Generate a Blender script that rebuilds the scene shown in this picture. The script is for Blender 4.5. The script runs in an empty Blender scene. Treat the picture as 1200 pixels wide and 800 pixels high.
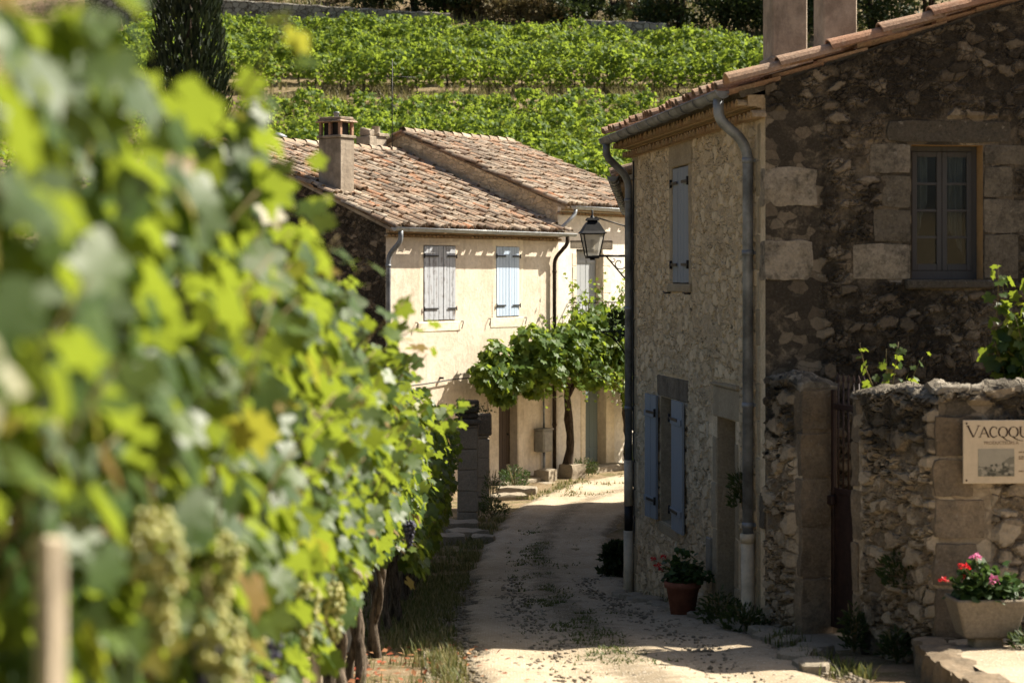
import bpy, math, random
import numpy as np
from mathutils import Vector, Matrix, noise as mnoise

R = math.radians
random.seed(7)
rng = np.random.default_rng(7)
scene = bpy.context.scene
col = scene.collection

# ------------------------------------------------------------------ camera, sky, sun, exposure
cam_d = bpy.data.cameras.new('camera')
cam_d.lens = 70.0
cam_d.sensor_width = 36.0
cam_d.shift_y = -75.0 / 1200.0
cam_d.clip_start = 0.1
cam_d.clip_end = 3000
cam_d.dof.use_dof = True
cam_d.dof.focus_distance = 27.0
cam_d.dof.aperture_fstop = 2.7
cam = bpy.data.objects.new('camera', cam_d)
cam.location = (0, 0, 0)
cam.rotation_euler = (R(90), 0, 0)
col.objects.link(cam)
scene.camera = cam

SUN_AZ = math.atan2(0.93, 0.37)
SUN_EL = R(45)
world = bpy.data.worlds.new('World')
scene.world = world
world.use_nodes = True
wn = world.node_tree
bg = wn.nodes['Background']
sky = wn.nodes.new('ShaderNodeTexSky')
sky.sky_type = 'NISHITA'
sky.sun_disc = False
sky.sun_elevation = SUN_EL
sky.sun_rotation = SUN_AZ
sky.air_density = 0.8
sky.dust_density = 4.0
sky.ozone_density = 0.5
wn.links.new(sky.outputs[0], bg.inputs[0])
bg.inputs[1].default_value = 0.05
sun_d = bpy.data.lights.new('sun', 'SUN')
sun_d.energy = 5.0
sun_d.angle = R(0.5)
sun_d.color = (1.0, 0.92, 0.79)
sun = bpy.data.objects.new('sun', sun_d)
sv = Vector((math.sin(SUN_AZ) * math.cos(SUN_EL), math.cos(SUN_AZ) * math.cos(SUN_EL), math.sin(SUN_EL)))
sun.rotation_euler = (-sv).to_track_quat('-Z', 'Y').to_euler()
sun.location = (20, 5, 40)
col.objects.link(sun)
scene.view_settings.view_transform = 'Standard'
scene.view_settings.look = 'None'
scene.view_settings.gamma = 1
scene.view_settings.use_curve_mapping = False
scene.view_settings.exposure = 1.42

# ------------------------------------------------------------------ object helpers
def tag(o, label=None, cat=None, group=None, kind=None):
    if label: o['label'] = label
    if cat: o['category'] = cat
    if group: o['group'] = group
    if kind: o['kind'] = kind
    return o

def empty(name, loc, rz=0.0):
    o = bpy.data.objects.new(name, None)
    o.empty_display_size = 0.3
    o.location = loc
    o.rotation_euler = (0, 0, rz)
    col.objects.link(o)
    return o

def copy_tree(o, parent=None):
    c = o.copy(); col.objects.link(c)
    if parent: c.parent = parent
    for ch in list(o.children): copy_tree(ch, c)
    return c

class MB:
    """collects numpy blocks of vertices and faces, then links them as ONE mesh object"""
    def __init__(self, z0=0.0):
        self.v = []; self.n = 0; self.f = []; self.z0 = z0; self.d = []
    def block(self, v, faces, mi=0, rnd=None, smooth=False, disp=None):
        v = np.asarray(v, float).reshape(-1, 3); f = np.asarray(faces, np.int64)
        if len(f) == 0: return
        if rnd is None: rnd = random.random()
        rn = np.broadcast_to(np.asarray(rnd, float), (len(f),))
        self.f.append((f + self.n, mi, rn, smooth))
        self.v.append(v); self.n += len(v)
        self.d.append(np.zeros(len(v)) if disp is None else disp)
    def merge(self, o, mi):
        for f, _, r, sm in o.f: self.f.append((f + self.n, mi, r, sm))
        self.v += o.v; self.d += o.d; self.n += o.n
    def poly(self, pts, mi=0, rnd=None):
        self.block(pts, [list(range(len(pts)))], mi, rnd)
    def box(self, lo, hi, mi=0, rnd=None, M=None, jit=0.0):
        (a, b, c), (d, e, f) = lo, hi
        v = np.array([(a,b,c),(d,b,c),(d,e,c),(a,e,c),(a,b,f),(d,b,f),(d,e,f),(a,e,f)], float)
        if jit: v = v + rng.uniform(-jit, jit, v.shape)
        if M is not None: v = np.array([M @ Vector(p) for p in v])
        self.block(v, [(0,3,2,1),(4,5,6,7),(0,1,5,4),(1,2,6,5),(2,3,7,6),(3,0,4,7)], mi, rnd)
    def bbox(self, lo, hi, bev=0.01, mi=0, rnd=None, M=None, jit=0.0):
        """box with chamfered edges"""
        lo = np.array(lo, float); hi = np.array(hi, float)
        b = min(bev, 0.45 * (hi - lo).min())
        vs = []; idx = {}
        for sx in (0,1):
            for sy in (0,1):
                for sz in (0,1):
                    c = [(lo,hi)[s][i] for i, s in enumerate((sx,sy,sz))]
                    for ax in range(3):
                        p = list(c)
                        for k in range(3):
                            if k != ax: p[k] += b * (1 if (sx,sy,sz)[k] == 0 else -1)
                        idx[(sx,sy,sz,ax)] = len(vs); vs.append(p)
        v = np.array(vs)
        if jit:
            j = rng.uniform(-jit, jit, (8, 3)); v = v + np.repeat(j, 3, 0)
        if M is not None: v = np.array([M @ Vector(p) for p in v])
        q = []; t = []
        for ax in range(3):
            o1, o2 = [k for k in range(3) if k != ax]
            for s in (0,1):
                ring = []
                for (p, r) in ((0,0),(1,0),(1,1),(0,1)):
                    c = [0,0,0]; c[ax] = s; c[o1] = p; c[o2] = r
                    ring.append(idx[(*c, ax)])
                q.append(ring)
            for (p, r) in ((0,0),(1,0),(1,1),(0,1)):
                c0 = [0,0,0]; c0[o1] = p; c0[o2] = r; c1 = list(c0); c1[ax] = 1
                q.append([idx[(*c0,o1)], idx[(*c1,o1)], idx[(*c1,o2)], idx[(*c0,o2)]])
        for sx in (0,1):
            for sy in (0,1):
                for sz in (0,1): t.append([idx[(sx,sy,sz,k)] for k in range(3)])
        ctr = v.mean(0)
        def fix(fs):
            out = []
            for f in fs:
                a = v[f[1]] - v[f[0]]; bb = v[f[2]] - v[f[0]]
                out.append(f if np.dot(np.cross(a, bb), v[f].mean(0) - ctr) > 0 else f[::-1])
            return out
        if rnd is None: rnd = random.random()
        n0 = self.n
        self.block(v, fix(q), mi, rnd)
        self.f.append((np.array(fix(t)) + n0, mi, np.full(len(t), rnd), False))
    def tube(self, path, rad, seg=8, mi=0, rnd=None, caps=True, smooth=True):
        P = [Vector(p) for p in path]; n = len(P)
        rads = [rad] * n if not hasattr(rad, '__len__') else list(rad)
        vs = []; up = None
        for i in range(n):
            t = (P[min(i+1, n-1)] - P[max(i-1, 0)])
            if t.length < 1e-9: t = Vector((0,0,1))
            t.normalize()
            if up is None:
                up = Vector((0,0,1)) if abs(t.z) < 0.9 else Vector((1,0,0))
            s = t.cross(up)
            if s.length < 1e-6: s = t.cross(Vector((0.3,1,0.2)))
            s.normalize(); up = s.cross(t).normalized()
            for k in range(seg):
                a = 2 * math.pi * k / seg
                vs.append(P[i] + (s * math.cos(a) + up * math.sin(a)) * rads[i])
        fs = [(i*seg+k, i*seg+(k+1) % seg, (i+1)*seg+(k+1) % seg, (i+1)*seg+k) for i in range(n-1) for k in range(seg)]
        if rnd is None: rnd = random.random()
        n0 = self.n
        self.block([tuple(p) for p in vs], fs, mi, rnd, smooth)
        if caps:
            self.f.append((np.array([list(range(seg))[::-1], list(range((n-1)*seg, n*seg))]) + n0, mi, np.full(2, rnd), False))
    def lathe(self, prof, c=(0,0,0), seg=20, mi=0, rnd=None, smooth=True, sq=None):
        vs = []
        for (r, z) in prof:
            for k in range(seg):
                a = 2*math.pi*k/seg
                vs.append((c[0]+r*math.cos(a), c[1]+r*math.sin(a), c[2]+z))
        n = len(prof)
        fs = [(i*seg+k, i*seg+(k+1) % seg, (i+1)*seg+(k+1) % seg, (i+1)*seg+k) for i in range(n-1) for k in range(seg)]
        self.block(vs, fs, mi, rnd, smooth)
    def blob(self, c, r, seg=8, rings=6, mi=0, rnd=None, jit=0.0):
        c = np.array(c, float); r = np.broadcast_to(np.array(r, float), (3,))
        vs = []
        for i in range(rings+1):
            th = math.pi*i/rings
            for k in range(seg):
                a = 2*math.pi*k/seg
                d = np.array([math.sin(th)*math.cos(a), math.sin(th)*math.sin(a), math.cos(th)])
                w = 1 + jit*mnoise.noise(Vector(d*1.7 + c*3.1))*2
                vs.append(c + d*r*w)
        fs = [(i*seg+k, (i+1)*seg+k, (i+1)*seg+(k+1) % seg, i*seg+(k+1) % seg) for i in range(rings) for k in range(seg)]
        self.block(vs, fs, mi, rnd, True)
    def build(self, name, mats, parent=None, loc=None):
        me = bpy.data.meshes.new(name)
        V = np.concatenate(self.v) if self.v else np.zeros((0,3))
        V = V.copy(); V[:, 2] -= self.z0
        nl = sum(f.size for f, *_ in self.f); npol = sum(len(f) for f, *_ in self.f)
        me.vertices.add(len(V)); me.vertices.foreach_set('co', V.ravel())
        me.loops.add(nl); me.polygons.add(npol)
        li = np.concatenate([f.ravel() for f, *_ in self.f])
        me.loops.foreach_set('vertex_index', li.astype(np.int32))
        tot = np.concatenate([np.full(len(f), f.shape[1]) for f, *_ in self.f])
        st = np.concatenate([[0], np.cumsum(tot)[:-1]])
        me.polygons.foreach_set('loop_start', st.astype(np.int32))
        me.polygons.foreach_set('loop_total', tot.astype(np.int32))
        me.polygons.foreach_set('material_index', np.concatenate([np.full(len(f), mi) for f, mi, *_ in self.f]).astype(np.int32))
        me.polygons.foreach_set('use_smooth', np.concatenate([np.full(len(f), s) for f, _, _, s in self.f]).astype(bool))
        a = me.attributes.new('rnd', 'FLOAT', 'FACE')
        a.data.foreach_set('value', np.concatenate([r for _, _, r, _ in self.f]).astype(np.float32))
        d = np.concatenate(self.d)
        if d.any():
            a = me.attributes.new('disp', 'FLOAT', 'POINT'); a.data.foreach_set('value', d.astype(np.float32))
        me.update(calc_edges=True); me.validate()
        if not isinstance(mats, (list, tuple)): mats = [mats]
        for m in mats: me.materials.append(m)
        o = bpy.data.objects.new(name, me); col.objects.link(o)
        if parent: o.parent = parent
        if loc is not None: o.location = loc
        return o

def sstep(x): 
    x = np.clip(x, 0, 1); return x*x*(3-2*x)

def sheet(mb, o, U, V, u1, v0, v1, holes=(), step=0.03, top=None, fade='lr', mi=0, fd=0.05, u0=0.0, disp=True, flats=()):
    """subdivided wall face with openings; U x V points outward; 'disp' fades to 0 at the given borders"""
    o = np.array(o, float); U = np.array(U, float); V = np.array(V, float)
    def axis(a, b, cuts):
        pts = sorted({round(p, 5) for p in [a, b] + [c for c in cuts if a < c < b]})
        out = []
        for p, q in zip(pts, pts[1:]):
            n = max(1, int(math.ceil((q-p)/step)))
            out += [p + (q-p)*i/n for i in range(n)]
        return np.array(out + [pts[-1]])
    us = axis(u0, u1, [h[0] for h in holes] + [h[1] for h in holes])
    vs = axis(v0, v1, [h[2] for h in holes] + [h[3] for h in holes])
    uu, vv = np.meshgrid(us, vs)
    d = np.full(uu.shape, 9.0)
    if 'l' in fade: d = np.minimum(d, uu-u0)
    if 'r' in fade: d = np.minimum(d, u1-uu)
    if 'b' in fade: d = np.minimum(d, vv-v0)
    if 't' in fade: d = np.minimum(d, v1-vv)
    for (a, b, c, e) in list(holes) + list(flats):
        dx = np.maximum(np.maximum(a-uu, uu-b), 0); dy = np.maximum(np.maximum(c-vv, vv-e), 0)
        d = np.minimum(d, np.hypot(dx, dy))
    dv = vv if top is None else v0 + (vv-v0)/(v1-v0)*(top(uu)-v0)
    P = o + uu[..., None]*U + dv[..., None]*V
    nu = len(us); nv = len(vs)
    i, j = np.meshgrid(np.arange(nu-1), np.arange(nv-1))
    uc = (us[:-1]+us[1:])/2; vc = (vs[:-1]+vs[1:])/2
    keep = np.ones((nv-1, nu-1), bool)
    for (a, b, c, e) in holes:
        keep &= ~((uc[None, :] > a) & (uc[None, :] < b) & (vc[:, None] > c) & (vc[:, None] < e))
    i = i[keep]; j = j[keep]
    f = np.stack([j*nu+i, j*nu+i+1, (j+1)*nu+i+1, (j+1)*nu+i], 1)
    mb.block(P.reshape(-1, 3), f, mi, 0.5, True, sstep(d.ravel()/fd) if disp else None)

def reveal(mb, o, U, V, h, depth, mi=0):
    o = np.array(o, float); U = np.array(U, float); V = np.array(V, float); N = np.cross(U, V)
    a, b, c, e = h
    q = [o+U*x+V*y for (x, y) in ((a,c),(b,c),(b,e),(a,e))]; w = [p - N*depth for p in q]
    for k in range(4):
        mb.poly([q[k], q[(k+1) % 4], w[(k+1) % 4], w[k]], mi, 0.5)

# ------------------------------------------------------------------ node materials
class G:
    def __init__(self, name):
        self.m = bpy.data.materials.new(name); self.m.use_nodes = True
        self.t = self.m.node_tree; self.t.nodes.clear()
        self.out = self.t.nodes.new('ShaderNodeOutputMaterial')
    def n(self, typ, ins=None, **props):
        nd = self.t.nodes.new(typ)
        for k, v in props.items(): setattr(nd, k, v)
        for k, v in (ins or {}).items():
            s = nd.inputs[k]
            if isinstance(v, bpy.types.NodeSocket): self.t.links.new(v, s)
            else:
                if hasattr(s.default_value, '__len__') and len(s.default_value) == 4 and len(v) == 3: v = (*v, 1)
                s.default_value = v
        return nd
    def obj(self): return self.n('ShaderNodeTexCoord').outputs['Object']
    def pos(self): return self.n('ShaderNodeNewGeometry').outputs['Position']
    def attr(self, a): return self.n('ShaderNodeAttribute', attribute_name=a).outputs['Fac']
    def math(self, op, a, b=0.0, c=0.0, clamp=False): return self.n('ShaderNodeMath', {0: a, 1: b, 2: c}, operation=op, use_clamp=clamp).outputs[0]
    def vm(self, op, a, b): return self.n('ShaderNodeVectorMath', {0: a, 1: b}, operation=op).outputs[0]
    def mix(self, f, a, b, mode='MIX'):
        nd = self.n('ShaderNodeMix', data_type='RGBA', blend_type=mode)
        for s, v in ((nd.inputs[0], f), (nd.inputs[6], a), (nd.inputs[7], b)):
            if isinstance(v, bpy.types.NodeSocket): self.t.links.new(v, s)
            else: s.default_value = (*v, 1) if hasattr(v, '__len__') and len(v) == 3 else v
        return nd.outputs[2]
    def ramp(self, f, stops, interp='LINEAR'):
        nd = self.n('ShaderNodeValToRGB', {0: f}); cr = nd.color_ramp; cr.interpolation = interp
        while len(cr.elements) > 1: cr.elements.remove(cr.elements[-1])
        for i, (p, c) in enumerate(stops):
            e = cr.elements[0] if i == 0 else cr.elements.new(p)
            e.position = p; e.color = (*c, 1) if hasattr(c, '__len__') else (c, c, c, 1)
        return nd.outputs[0]
    def noise(self, vec, scale, detail=4, rough=0.6, dist=0.0): return self.n('ShaderNodeTexNoise', {'Vector': vec, 'Scale': scale, 'Detail': detail, 'Roughness': rough, 'Distortion': dist}).outputs[0]
    def noisec(self, vec, scale, detail=2): return self.n('ShaderNodeTexNoise', {'Vector': vec, 'Scale': scale, 'Detail': detail}).outputs[1]
    def vor(self, vec, scale, feature='F1', rand=1.0):
        return self.n('ShaderNodeTexVoronoi', {'Vector': vec, 'Scale': scale, 'Randomness': rand}, feature=feature)
    def sm(self, x, a, b): return self.n('ShaderNodeMapRange', {0: x, 1: a, 2: b}, interpolation_type='SMOOTHSTEP').outputs[0]
    def bump(self, h, strength=0.4, dist=0.02): return self.n('ShaderNodeBump', {'Height': h, 'Strength': strength, 'Distance': dist}).outputs[0]
    def pbr(self, colr, rough=0.8, bump=None, spec=0.3, metal=0.0, **kw):
        ins = {'Base Color': colr, 'Roughness': rough, 'Specular IOR Level': spec, 'Metallic': metal}
        if bump is not None: ins['Normal'] = bump
        ins.update(kw)
        b = self.n('ShaderNodeBsdfPrincipled', ins)
        self.t.links.new(b.outputs[0], self.out.inputs[0]); return b
    def disp(self, h, scale, mid=0.0):
        d = self.n('ShaderNodeDisplacement', {'Height': h, 'Midlevel': mid, 'Scale': scale})
        self.t.links.new(d.outputs[0], self.out.inputs[2]); self.m.displacement_method = 'BOTH'

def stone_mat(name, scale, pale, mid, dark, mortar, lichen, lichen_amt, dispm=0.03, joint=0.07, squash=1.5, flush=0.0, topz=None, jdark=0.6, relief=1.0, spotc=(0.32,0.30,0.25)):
    g = G(name); p = g.obj()
    w1 = g.vm('MULTIPLY', g.vm('SUBTRACT', g.noisec(p, 2.6, 3), (0.5, 0.5, 0.5)), (0.22, 0.22, 0.16))
    w2 = g.vm('MULTIPLY', g.vm('SUBTRACT', g.noisec(p, 11, 4), (0.5, 0.5, 0.5)), (0.075, 0.075, 0.06))
    pw = g.vm('ADD', g.vm('ADD', p, w1), w2)
    pv = g.vm('MULTIPLY', pw, (1, 1, squash))
    f1 = g.vor(pv, scale); ed = g.vor(pv, scale, 'DISTANCE_TO_EDGE').outputs['Distance']
    pv2 = g.vm('ADD', g.vm('MULTIPLY', pw, (1, 1, squash*0.8)), (3.1, 1.7, 5.3))
    ed2 = g.vor(pv2, scale*2.1, 'DISTANCE_TO_EDGE').outputs['Distance']
    cell = g.n('ShaderNodeSeparateColor', {0: f1.outputs['Color']})
    r1, r2, r3 = cell.outputs[0], cell.outputs[1], cell.outputs[2]
    n_big = g.noise(p, 0.9, 6, 0.65); n_med = g.noise(p, 6.5, 8, 0.72); n_fine = g.noise(p, 42, 6, 0.78); n_mid = g.noise(p, 17, 6, 0.7)
    jw = g.math('MULTIPLY_ADD', n_med, joint*2.0, joint*0.1)
    m1 = g.n('ShaderNodeMapRange', {0: ed, 1: g.math('MULTIPLY', jw, 0.2), 2: jw}, interpolation_type='SMOOTHSTEP').outputs[0]
    m2 = g.n('ShaderNodeMapRange', {0: ed2, 1: 0.0, 2: g.math('MULTIPLY', jw, 1.2)}, interpolation_type='SMOOTHSTEP').outputs[0]
    split = g.sm(r3, 0.55, 0.6)                      # about half of the cells break into smaller stones
    mask = g.math('MULTIPLY', m1, g.math('MAXIMUM', m2, g.math('SUBTRACT', 1.0, split)))
    if flush > 0:                       # some stones are buried under the render
        mask = g.math('MULTIPLY', mask, g.sm(g.math('ADD', r2, g.math('MULTIPLY', g.math('SUBTRACT', n_med, 0.5), 1.6)), flush-0.22, flush+0.22))
    sc = g.ramp(g.math('ADD', g.math('MULTIPLY', r1, 0.7), g.math('MULTIPLY', n_mid, 0.3)), [(0.05, dark), (0.35, mid), (0.7, pale), (0.95, tuple(min(1, c*1.15) for c in pale))])
    sc = g.mix(g.math('MULTIPLY', n_mid, 0.7), sc, mid)
    jc = g.mix(n_fine, tuple(c*jdark for c in mortar), mortar)
    c = g.mix(mask, jc, sc)
    c = g.mix(0.6, c, g.ramp(n_fine, [(0.28, 0.5), (0.5, 0.92), (0.68, 1.0)]), 'MULTIPLY')
    c = g.mix(0.6, c, g.ramp(n_mid, [(0.3, 0.62), (0.58, 1.0)]), 'MULTIPLY')
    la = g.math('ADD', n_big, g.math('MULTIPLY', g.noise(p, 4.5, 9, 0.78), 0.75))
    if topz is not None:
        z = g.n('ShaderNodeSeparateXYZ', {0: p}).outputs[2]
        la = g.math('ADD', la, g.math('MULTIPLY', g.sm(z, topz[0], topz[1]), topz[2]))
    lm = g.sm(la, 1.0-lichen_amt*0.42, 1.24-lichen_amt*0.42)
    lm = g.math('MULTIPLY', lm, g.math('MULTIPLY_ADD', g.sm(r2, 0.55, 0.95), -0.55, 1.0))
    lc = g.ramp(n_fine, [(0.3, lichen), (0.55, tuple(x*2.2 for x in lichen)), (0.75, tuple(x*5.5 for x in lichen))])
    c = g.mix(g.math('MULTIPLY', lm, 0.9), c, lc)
    spots = g.math('MULTIPLY', g.sm(g.noise(p, 15, 5, 0.65), 0.62, 0.70), g.sm(n_big, 0.35, 0.6))
    c = g.mix(g.math('MULTIPLY', spots, 0.45), c, spotc)
    h = g.math('MULTIPLY', g.math('MULTIPLY', mask, g.math('MULTIPLY_ADD', r2, 0.5, 0.5)), relief)
    h = g.math('ADD', h, g.math('MULTIPLY', n_med, 0.55)); h = g.math('ADD', h, g.math('MULTIPLY', n_mid, 0.35)); h = g.math('ADD', h, g.math('MULTIPLY', n_fine, 0.15))
    g.pbr(c, 0.93, g.bump(g.math('ADD', n_fine, n_mid), 0.6, 0.016), 0.12)
    g.disp(g.math('MULTIPLY', g.math('SUBTRACT', h, 0.55), g.attr('disp')), dispm)
    return g.m

M = {}
M['rubble'] = stone_mat('lane wall rubble stone', 5.6, (0.80,0.665,0.46), (0.69,0.555,0.365), (0.50,0.39,0.25), (0.72,0.58,0.39), (0.08,0.064,0.045), 0.12, 0.030, 0.07, 1.5, 0.12, None, 0.78, 1.05)
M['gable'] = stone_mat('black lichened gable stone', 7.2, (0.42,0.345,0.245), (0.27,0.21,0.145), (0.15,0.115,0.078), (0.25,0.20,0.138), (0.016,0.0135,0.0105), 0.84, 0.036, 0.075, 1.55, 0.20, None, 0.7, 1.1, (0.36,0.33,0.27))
M['drywall'] = stone_mat('rough field stone', 4.8, (0.62,0.51,0.365), (0.50,0.40,0.275), (0.36,0.28,0.185), (0.44,0.35,0.24), (0.03,0.026,0.02), 0.18, 0.070, 0.075, 1.6, 0.06, (1.55, 2.3, 0.42), 0.6, 1.1)
M['cap'] = stone_mat('lichened lime mortar cap', 9.0, (0.40,0.36,0.29), (0.28,0.245,0.19), (0.16,0.135,0.10), (0.25,0.215,0.165), (0.03,0.026,0.02), 0.45, 0.030, 0.07, 1.0, 0.4)
M['terrace'] = stone_mat('terrace stone', 2.6, (0.48,0.45,0.38), (0.36,0.33,0.27), (0.25,0.22,0.17), (0.14,0.12,0.09), (0.04,0.035,0.025), 0.3, 0.08, 0.08, 1.7)

def dressed(name, lo, hi, st=0.5):
    g = G(name); p = g.obj(); r = g.attr('rnd')
    n1 = g.noise(p, 3.2, 10, 0.78); n2 = g.noise(p, 38, 6, 0.78); n3 = g.noise(p, 12, 8, 0.75)
    c = g.mix(r, lo, hi)
    c = g.mix(0.75, c, g.ramp(n2, [(0.28, 0.4), (0.7, 1.0)]), 'MULTIPLY')
    c = g.mix(0.6, c, g.ramp(n3, [(0.32, 0.5), (0.62, 1.0)]), 'MULTIPLY')
    k = g.math('ADD', g.math('MULTIPLY', n1, 0.6), g.math('MULTIPLY', n3, 0.4))
    c = g.mix(g.math('MULTIPLY', g.sm(k, 0.42, 0.60), st), c, g.ramp(n2, [(0.35, (0.03,0.026,0.02)), (0.7, (0.13,0.115,0.09))]))
    c = g.mix(g.math('MULTIPLY', g.sm(g.noise(p, 17, 5, 0.6), 0.63, 0.70), 0.4), c, (0.36,0.33,0.27))
    g.pbr(c, 0.92, g.bump(g.math('ADD', n2, g.math('ADD', n1, n3)), 0.75, 0.02), 0.12)
    return g.m
M['dressed'] = dressed('weathered dressed stone', (0.09,0.075,0.055), (0.54,0.455,0.34), 0.85)
M['quoin'] = dressed('pale cut limestone', (0.50,0.405,0.265), (0.68,0.565,0.39), 0.3)
M['pier'] = dressed('warm stained pier stone', (0.17,0.125,0.08), (0.50,0.385,0.255), 0.6)
M['slab'] = dressed('worn limestone slab', (0.34,0.28,0.20), (0.52,0.45,0.34), 0.3)

def plaster(name, a, b, stain, amt):
    g = G(name); p = g.obj()
    n1 = g.noise(p, 1.3, 8, 0.65); n2 = g.noise(p, 11, 7, 0.7); n3 = g.noise(p, 70, 4, 0.7)
    c = g.mix(g.sm(n1, 0.35, 0.65), a, b)
    c = g.mix(0.6, c, g.ramp(n2, [(0.3, 0.62), (0.58, 1.0)]), 'MULTIPLY')
    c = g.mix(g.math('MULTIPLY', g.sm(g.noise(p, 3.4, 8, 0.72), 0.5, 0.62), 0.35), c, tuple(0.5*(x+y) for x, y in zip(b, stain)))
    ps = g.vm('MULTIPLY', p, (2.2, 2.2, 0.55))
    c = g.mix(g.math('MULTIPLY', g.sm(g.noise(ps, 1.2, 9, 0.72), 0.50, 0.78), amt), c, stain)
    pits = g.sm(g.vor(p, 9).outputs['Distance'], 0.03, 0.09)
    pm = g.math('SUBTRACT', 1.0, g.math('MULTIPLY', g.math('SUBTRACT', 1.0, pits), g.sm(n2, 0.5, 0.6)))
    c = g.mix(g.math('MULTIPLY', g.math('SUBTRACT', 1.0, pm), 0.6), c, stain)
    h = g.math('ADD', g.math('MULTIPLY', n2, 1.0), g.math('ADD', g.math('MULTIPLY', n3, 0.4), g.math('MULTIPLY', pm, 0.4)))
    g.pbr(c, 0.93, g.bump(h, 0.6, 0.02), 0.12)
    return g.m
M['ochre'] = plaster('old ochre lime render', (0.69,0.61,0.49), (0.59,0.505,0.39), (0.31,0.25,0.18), 0.75)
M['cream_wall'] = plaster('pale cream lime render', (0.77,0.72,0.63), (0.70,0.635,0.53), (0.42,0.36,0.28), 0.35)
M['patch'] = plaster('cream window surround render', (0.76,0.68,0.53), (0.71,0.62,0.47), (0.46,0.38,0.28), 0.2)
M['chimney'] = plaster('sooty chimney render', (0.44,0.375,0.29), (0.25,0.205,0.155), (0.06,0.052,0.044), 0.95)
M['reveal'] = plaster('orange ochre reveal render', (0.50,0.31,0.13), (0.42,0.27,0.13), (0.2,0.13,0.07), 0.4)

def tilemat(name, lichen):
    g = G(name); p = g.obj(); r = g.attr('rnd')
    n1 = g.noise(p, 5, 7, 0.7); n2 = g.noise(p, 40, 5, 0.7)
    if lichen > 0.5: stops = [(0, (0.20,0.135,0.095)), (0.2, (0.36,0.26,0.18)), (0.4, (0.48,0.38,0.28)), (0.55, (0.42,0.23,0.13)), (0.68, (0.56,0.47,0.36)), (0.82, (0.27,0.205,0.155)), (0.92, (0.50,0.41,0.31)), (1, (0.47,0.22,0.11))]
    elif lichen < 0.35: stops = [(0, (0.34,0.24,0.14)), (0.4, (0.46,0.34,0.20)), (0.75, (0.40,0.26,0.15)), (1, (0.50,0.38,0.24))]
    else: stops = [(0, (0.28,0.17,0.11)), (0.3, (0.42,0.28,0.19)), (0.6, (0.42,0.23,0.14)), (0.8, (0.40,0.31,0.23)), (1, (0.47,0.29,0.18))]
    c = g.ramp(r, stops)
    c = g.mix(0.65, c, g.ramp(n2, [(0.3, 0.42), (0.65, 1.0)]), 'MULTIPLY')
    c = g.mix(g.math('MULTIPLY', g.sm(n1, 0.45, 0.62), lichen), c, g.ramp(n2, [(0.3, (0.045,0.038,0.03)), (0.5, (0.16,0.135,0.105)), (0.68, (0.42,0.37,0.29))]))
    g.pbr(c, 0.88, g.bump(g.math('ADD', n1, n2), 0.5, 0.012), 0.15)
    return g.m
M['tile'] = tilemat('weathered canal tile', 0.85)
M['genoise'] = tilemat('ochre limewashed tile end', 0.3)
M['tile_clean'] = tilemat('terracotta tile end', 0.45)

def simple(name, c, rough=0.6, metal=0.0, var=0.25, scale=12, bumpd=0.004, spec=0.35, stretch=(1,1,1)):
    g = G(name); p = g.vm('MULTIPLY', g.obj(), stretch)
    n1 = g.noise(p, scale, 6, 0.65); n2 = g.noise(p, scale*6, 4, 0.7)
    cc = g.mix(g.sm(n1, 0.3, 0.7), tuple(x*(1-var) for x in c), tuple(min(1, x*(1+var*0.7)) for x in c))
    g.pbr(cc, rough, g.bump(g.math('ADD', n1, g.math('MULTIPLY', n2, 0.6)), 0.4, bumpd), spec, metal)
    return g.m
M['zinc'] = simple('dull zinc', (0.20,0.215,0.23), 0.55, 0.4, 0.5, 4)
M['zinc_light'] = simple('bright zinc', (0.34,0.36,0.37), 0.5, 0.4, 0.25, 6)
M['cream_pipe'] = simple('cream painted pipe', (0.52,0.45,0.33), 0.6, 0, 0.25, 7)
M['iron'] = simple('black wrought iron', (0.02,0.02,0.021), 0.55, 0.3, 0.3, 20)
M['gate'] = simple('rust brown painted iron', (0.036,0.018,0.014), 0.6, 0.1, 0.4, 14)
M['terracotta'] = simple('terracotta pot', (0.27,0.10,0.06), 0.8, 0, 0.3, 9)
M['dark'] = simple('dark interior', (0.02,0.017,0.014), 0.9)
M['meter'] = simple('grey meter box enamel', (0.22,0.21,0.18), 0.6, 0, 0.2, 9)
M['soil'] = simple('potting soil', (0.04,0.03,0.02), 0.95)
M['post'] = simple('weathered pale post', (0.46,0.39,0.29), 0.8, 0, 0.35, 10, 0.006, 0.2, (4,4,0.5))
M['cable'] = simple('black cable', (0.03,0.03,0.03), 0.6)
M['curtain'] = simple('grey net curtain', (0.10,0.098,0.09), 0.9, 0, 0.2, 18, 0.01, 0.1, (3,3,0.3))
M['concrete'] = simple('grey cement', (0.38,0.36,0.32), 0.9, 0, 0.3, 10)

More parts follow.
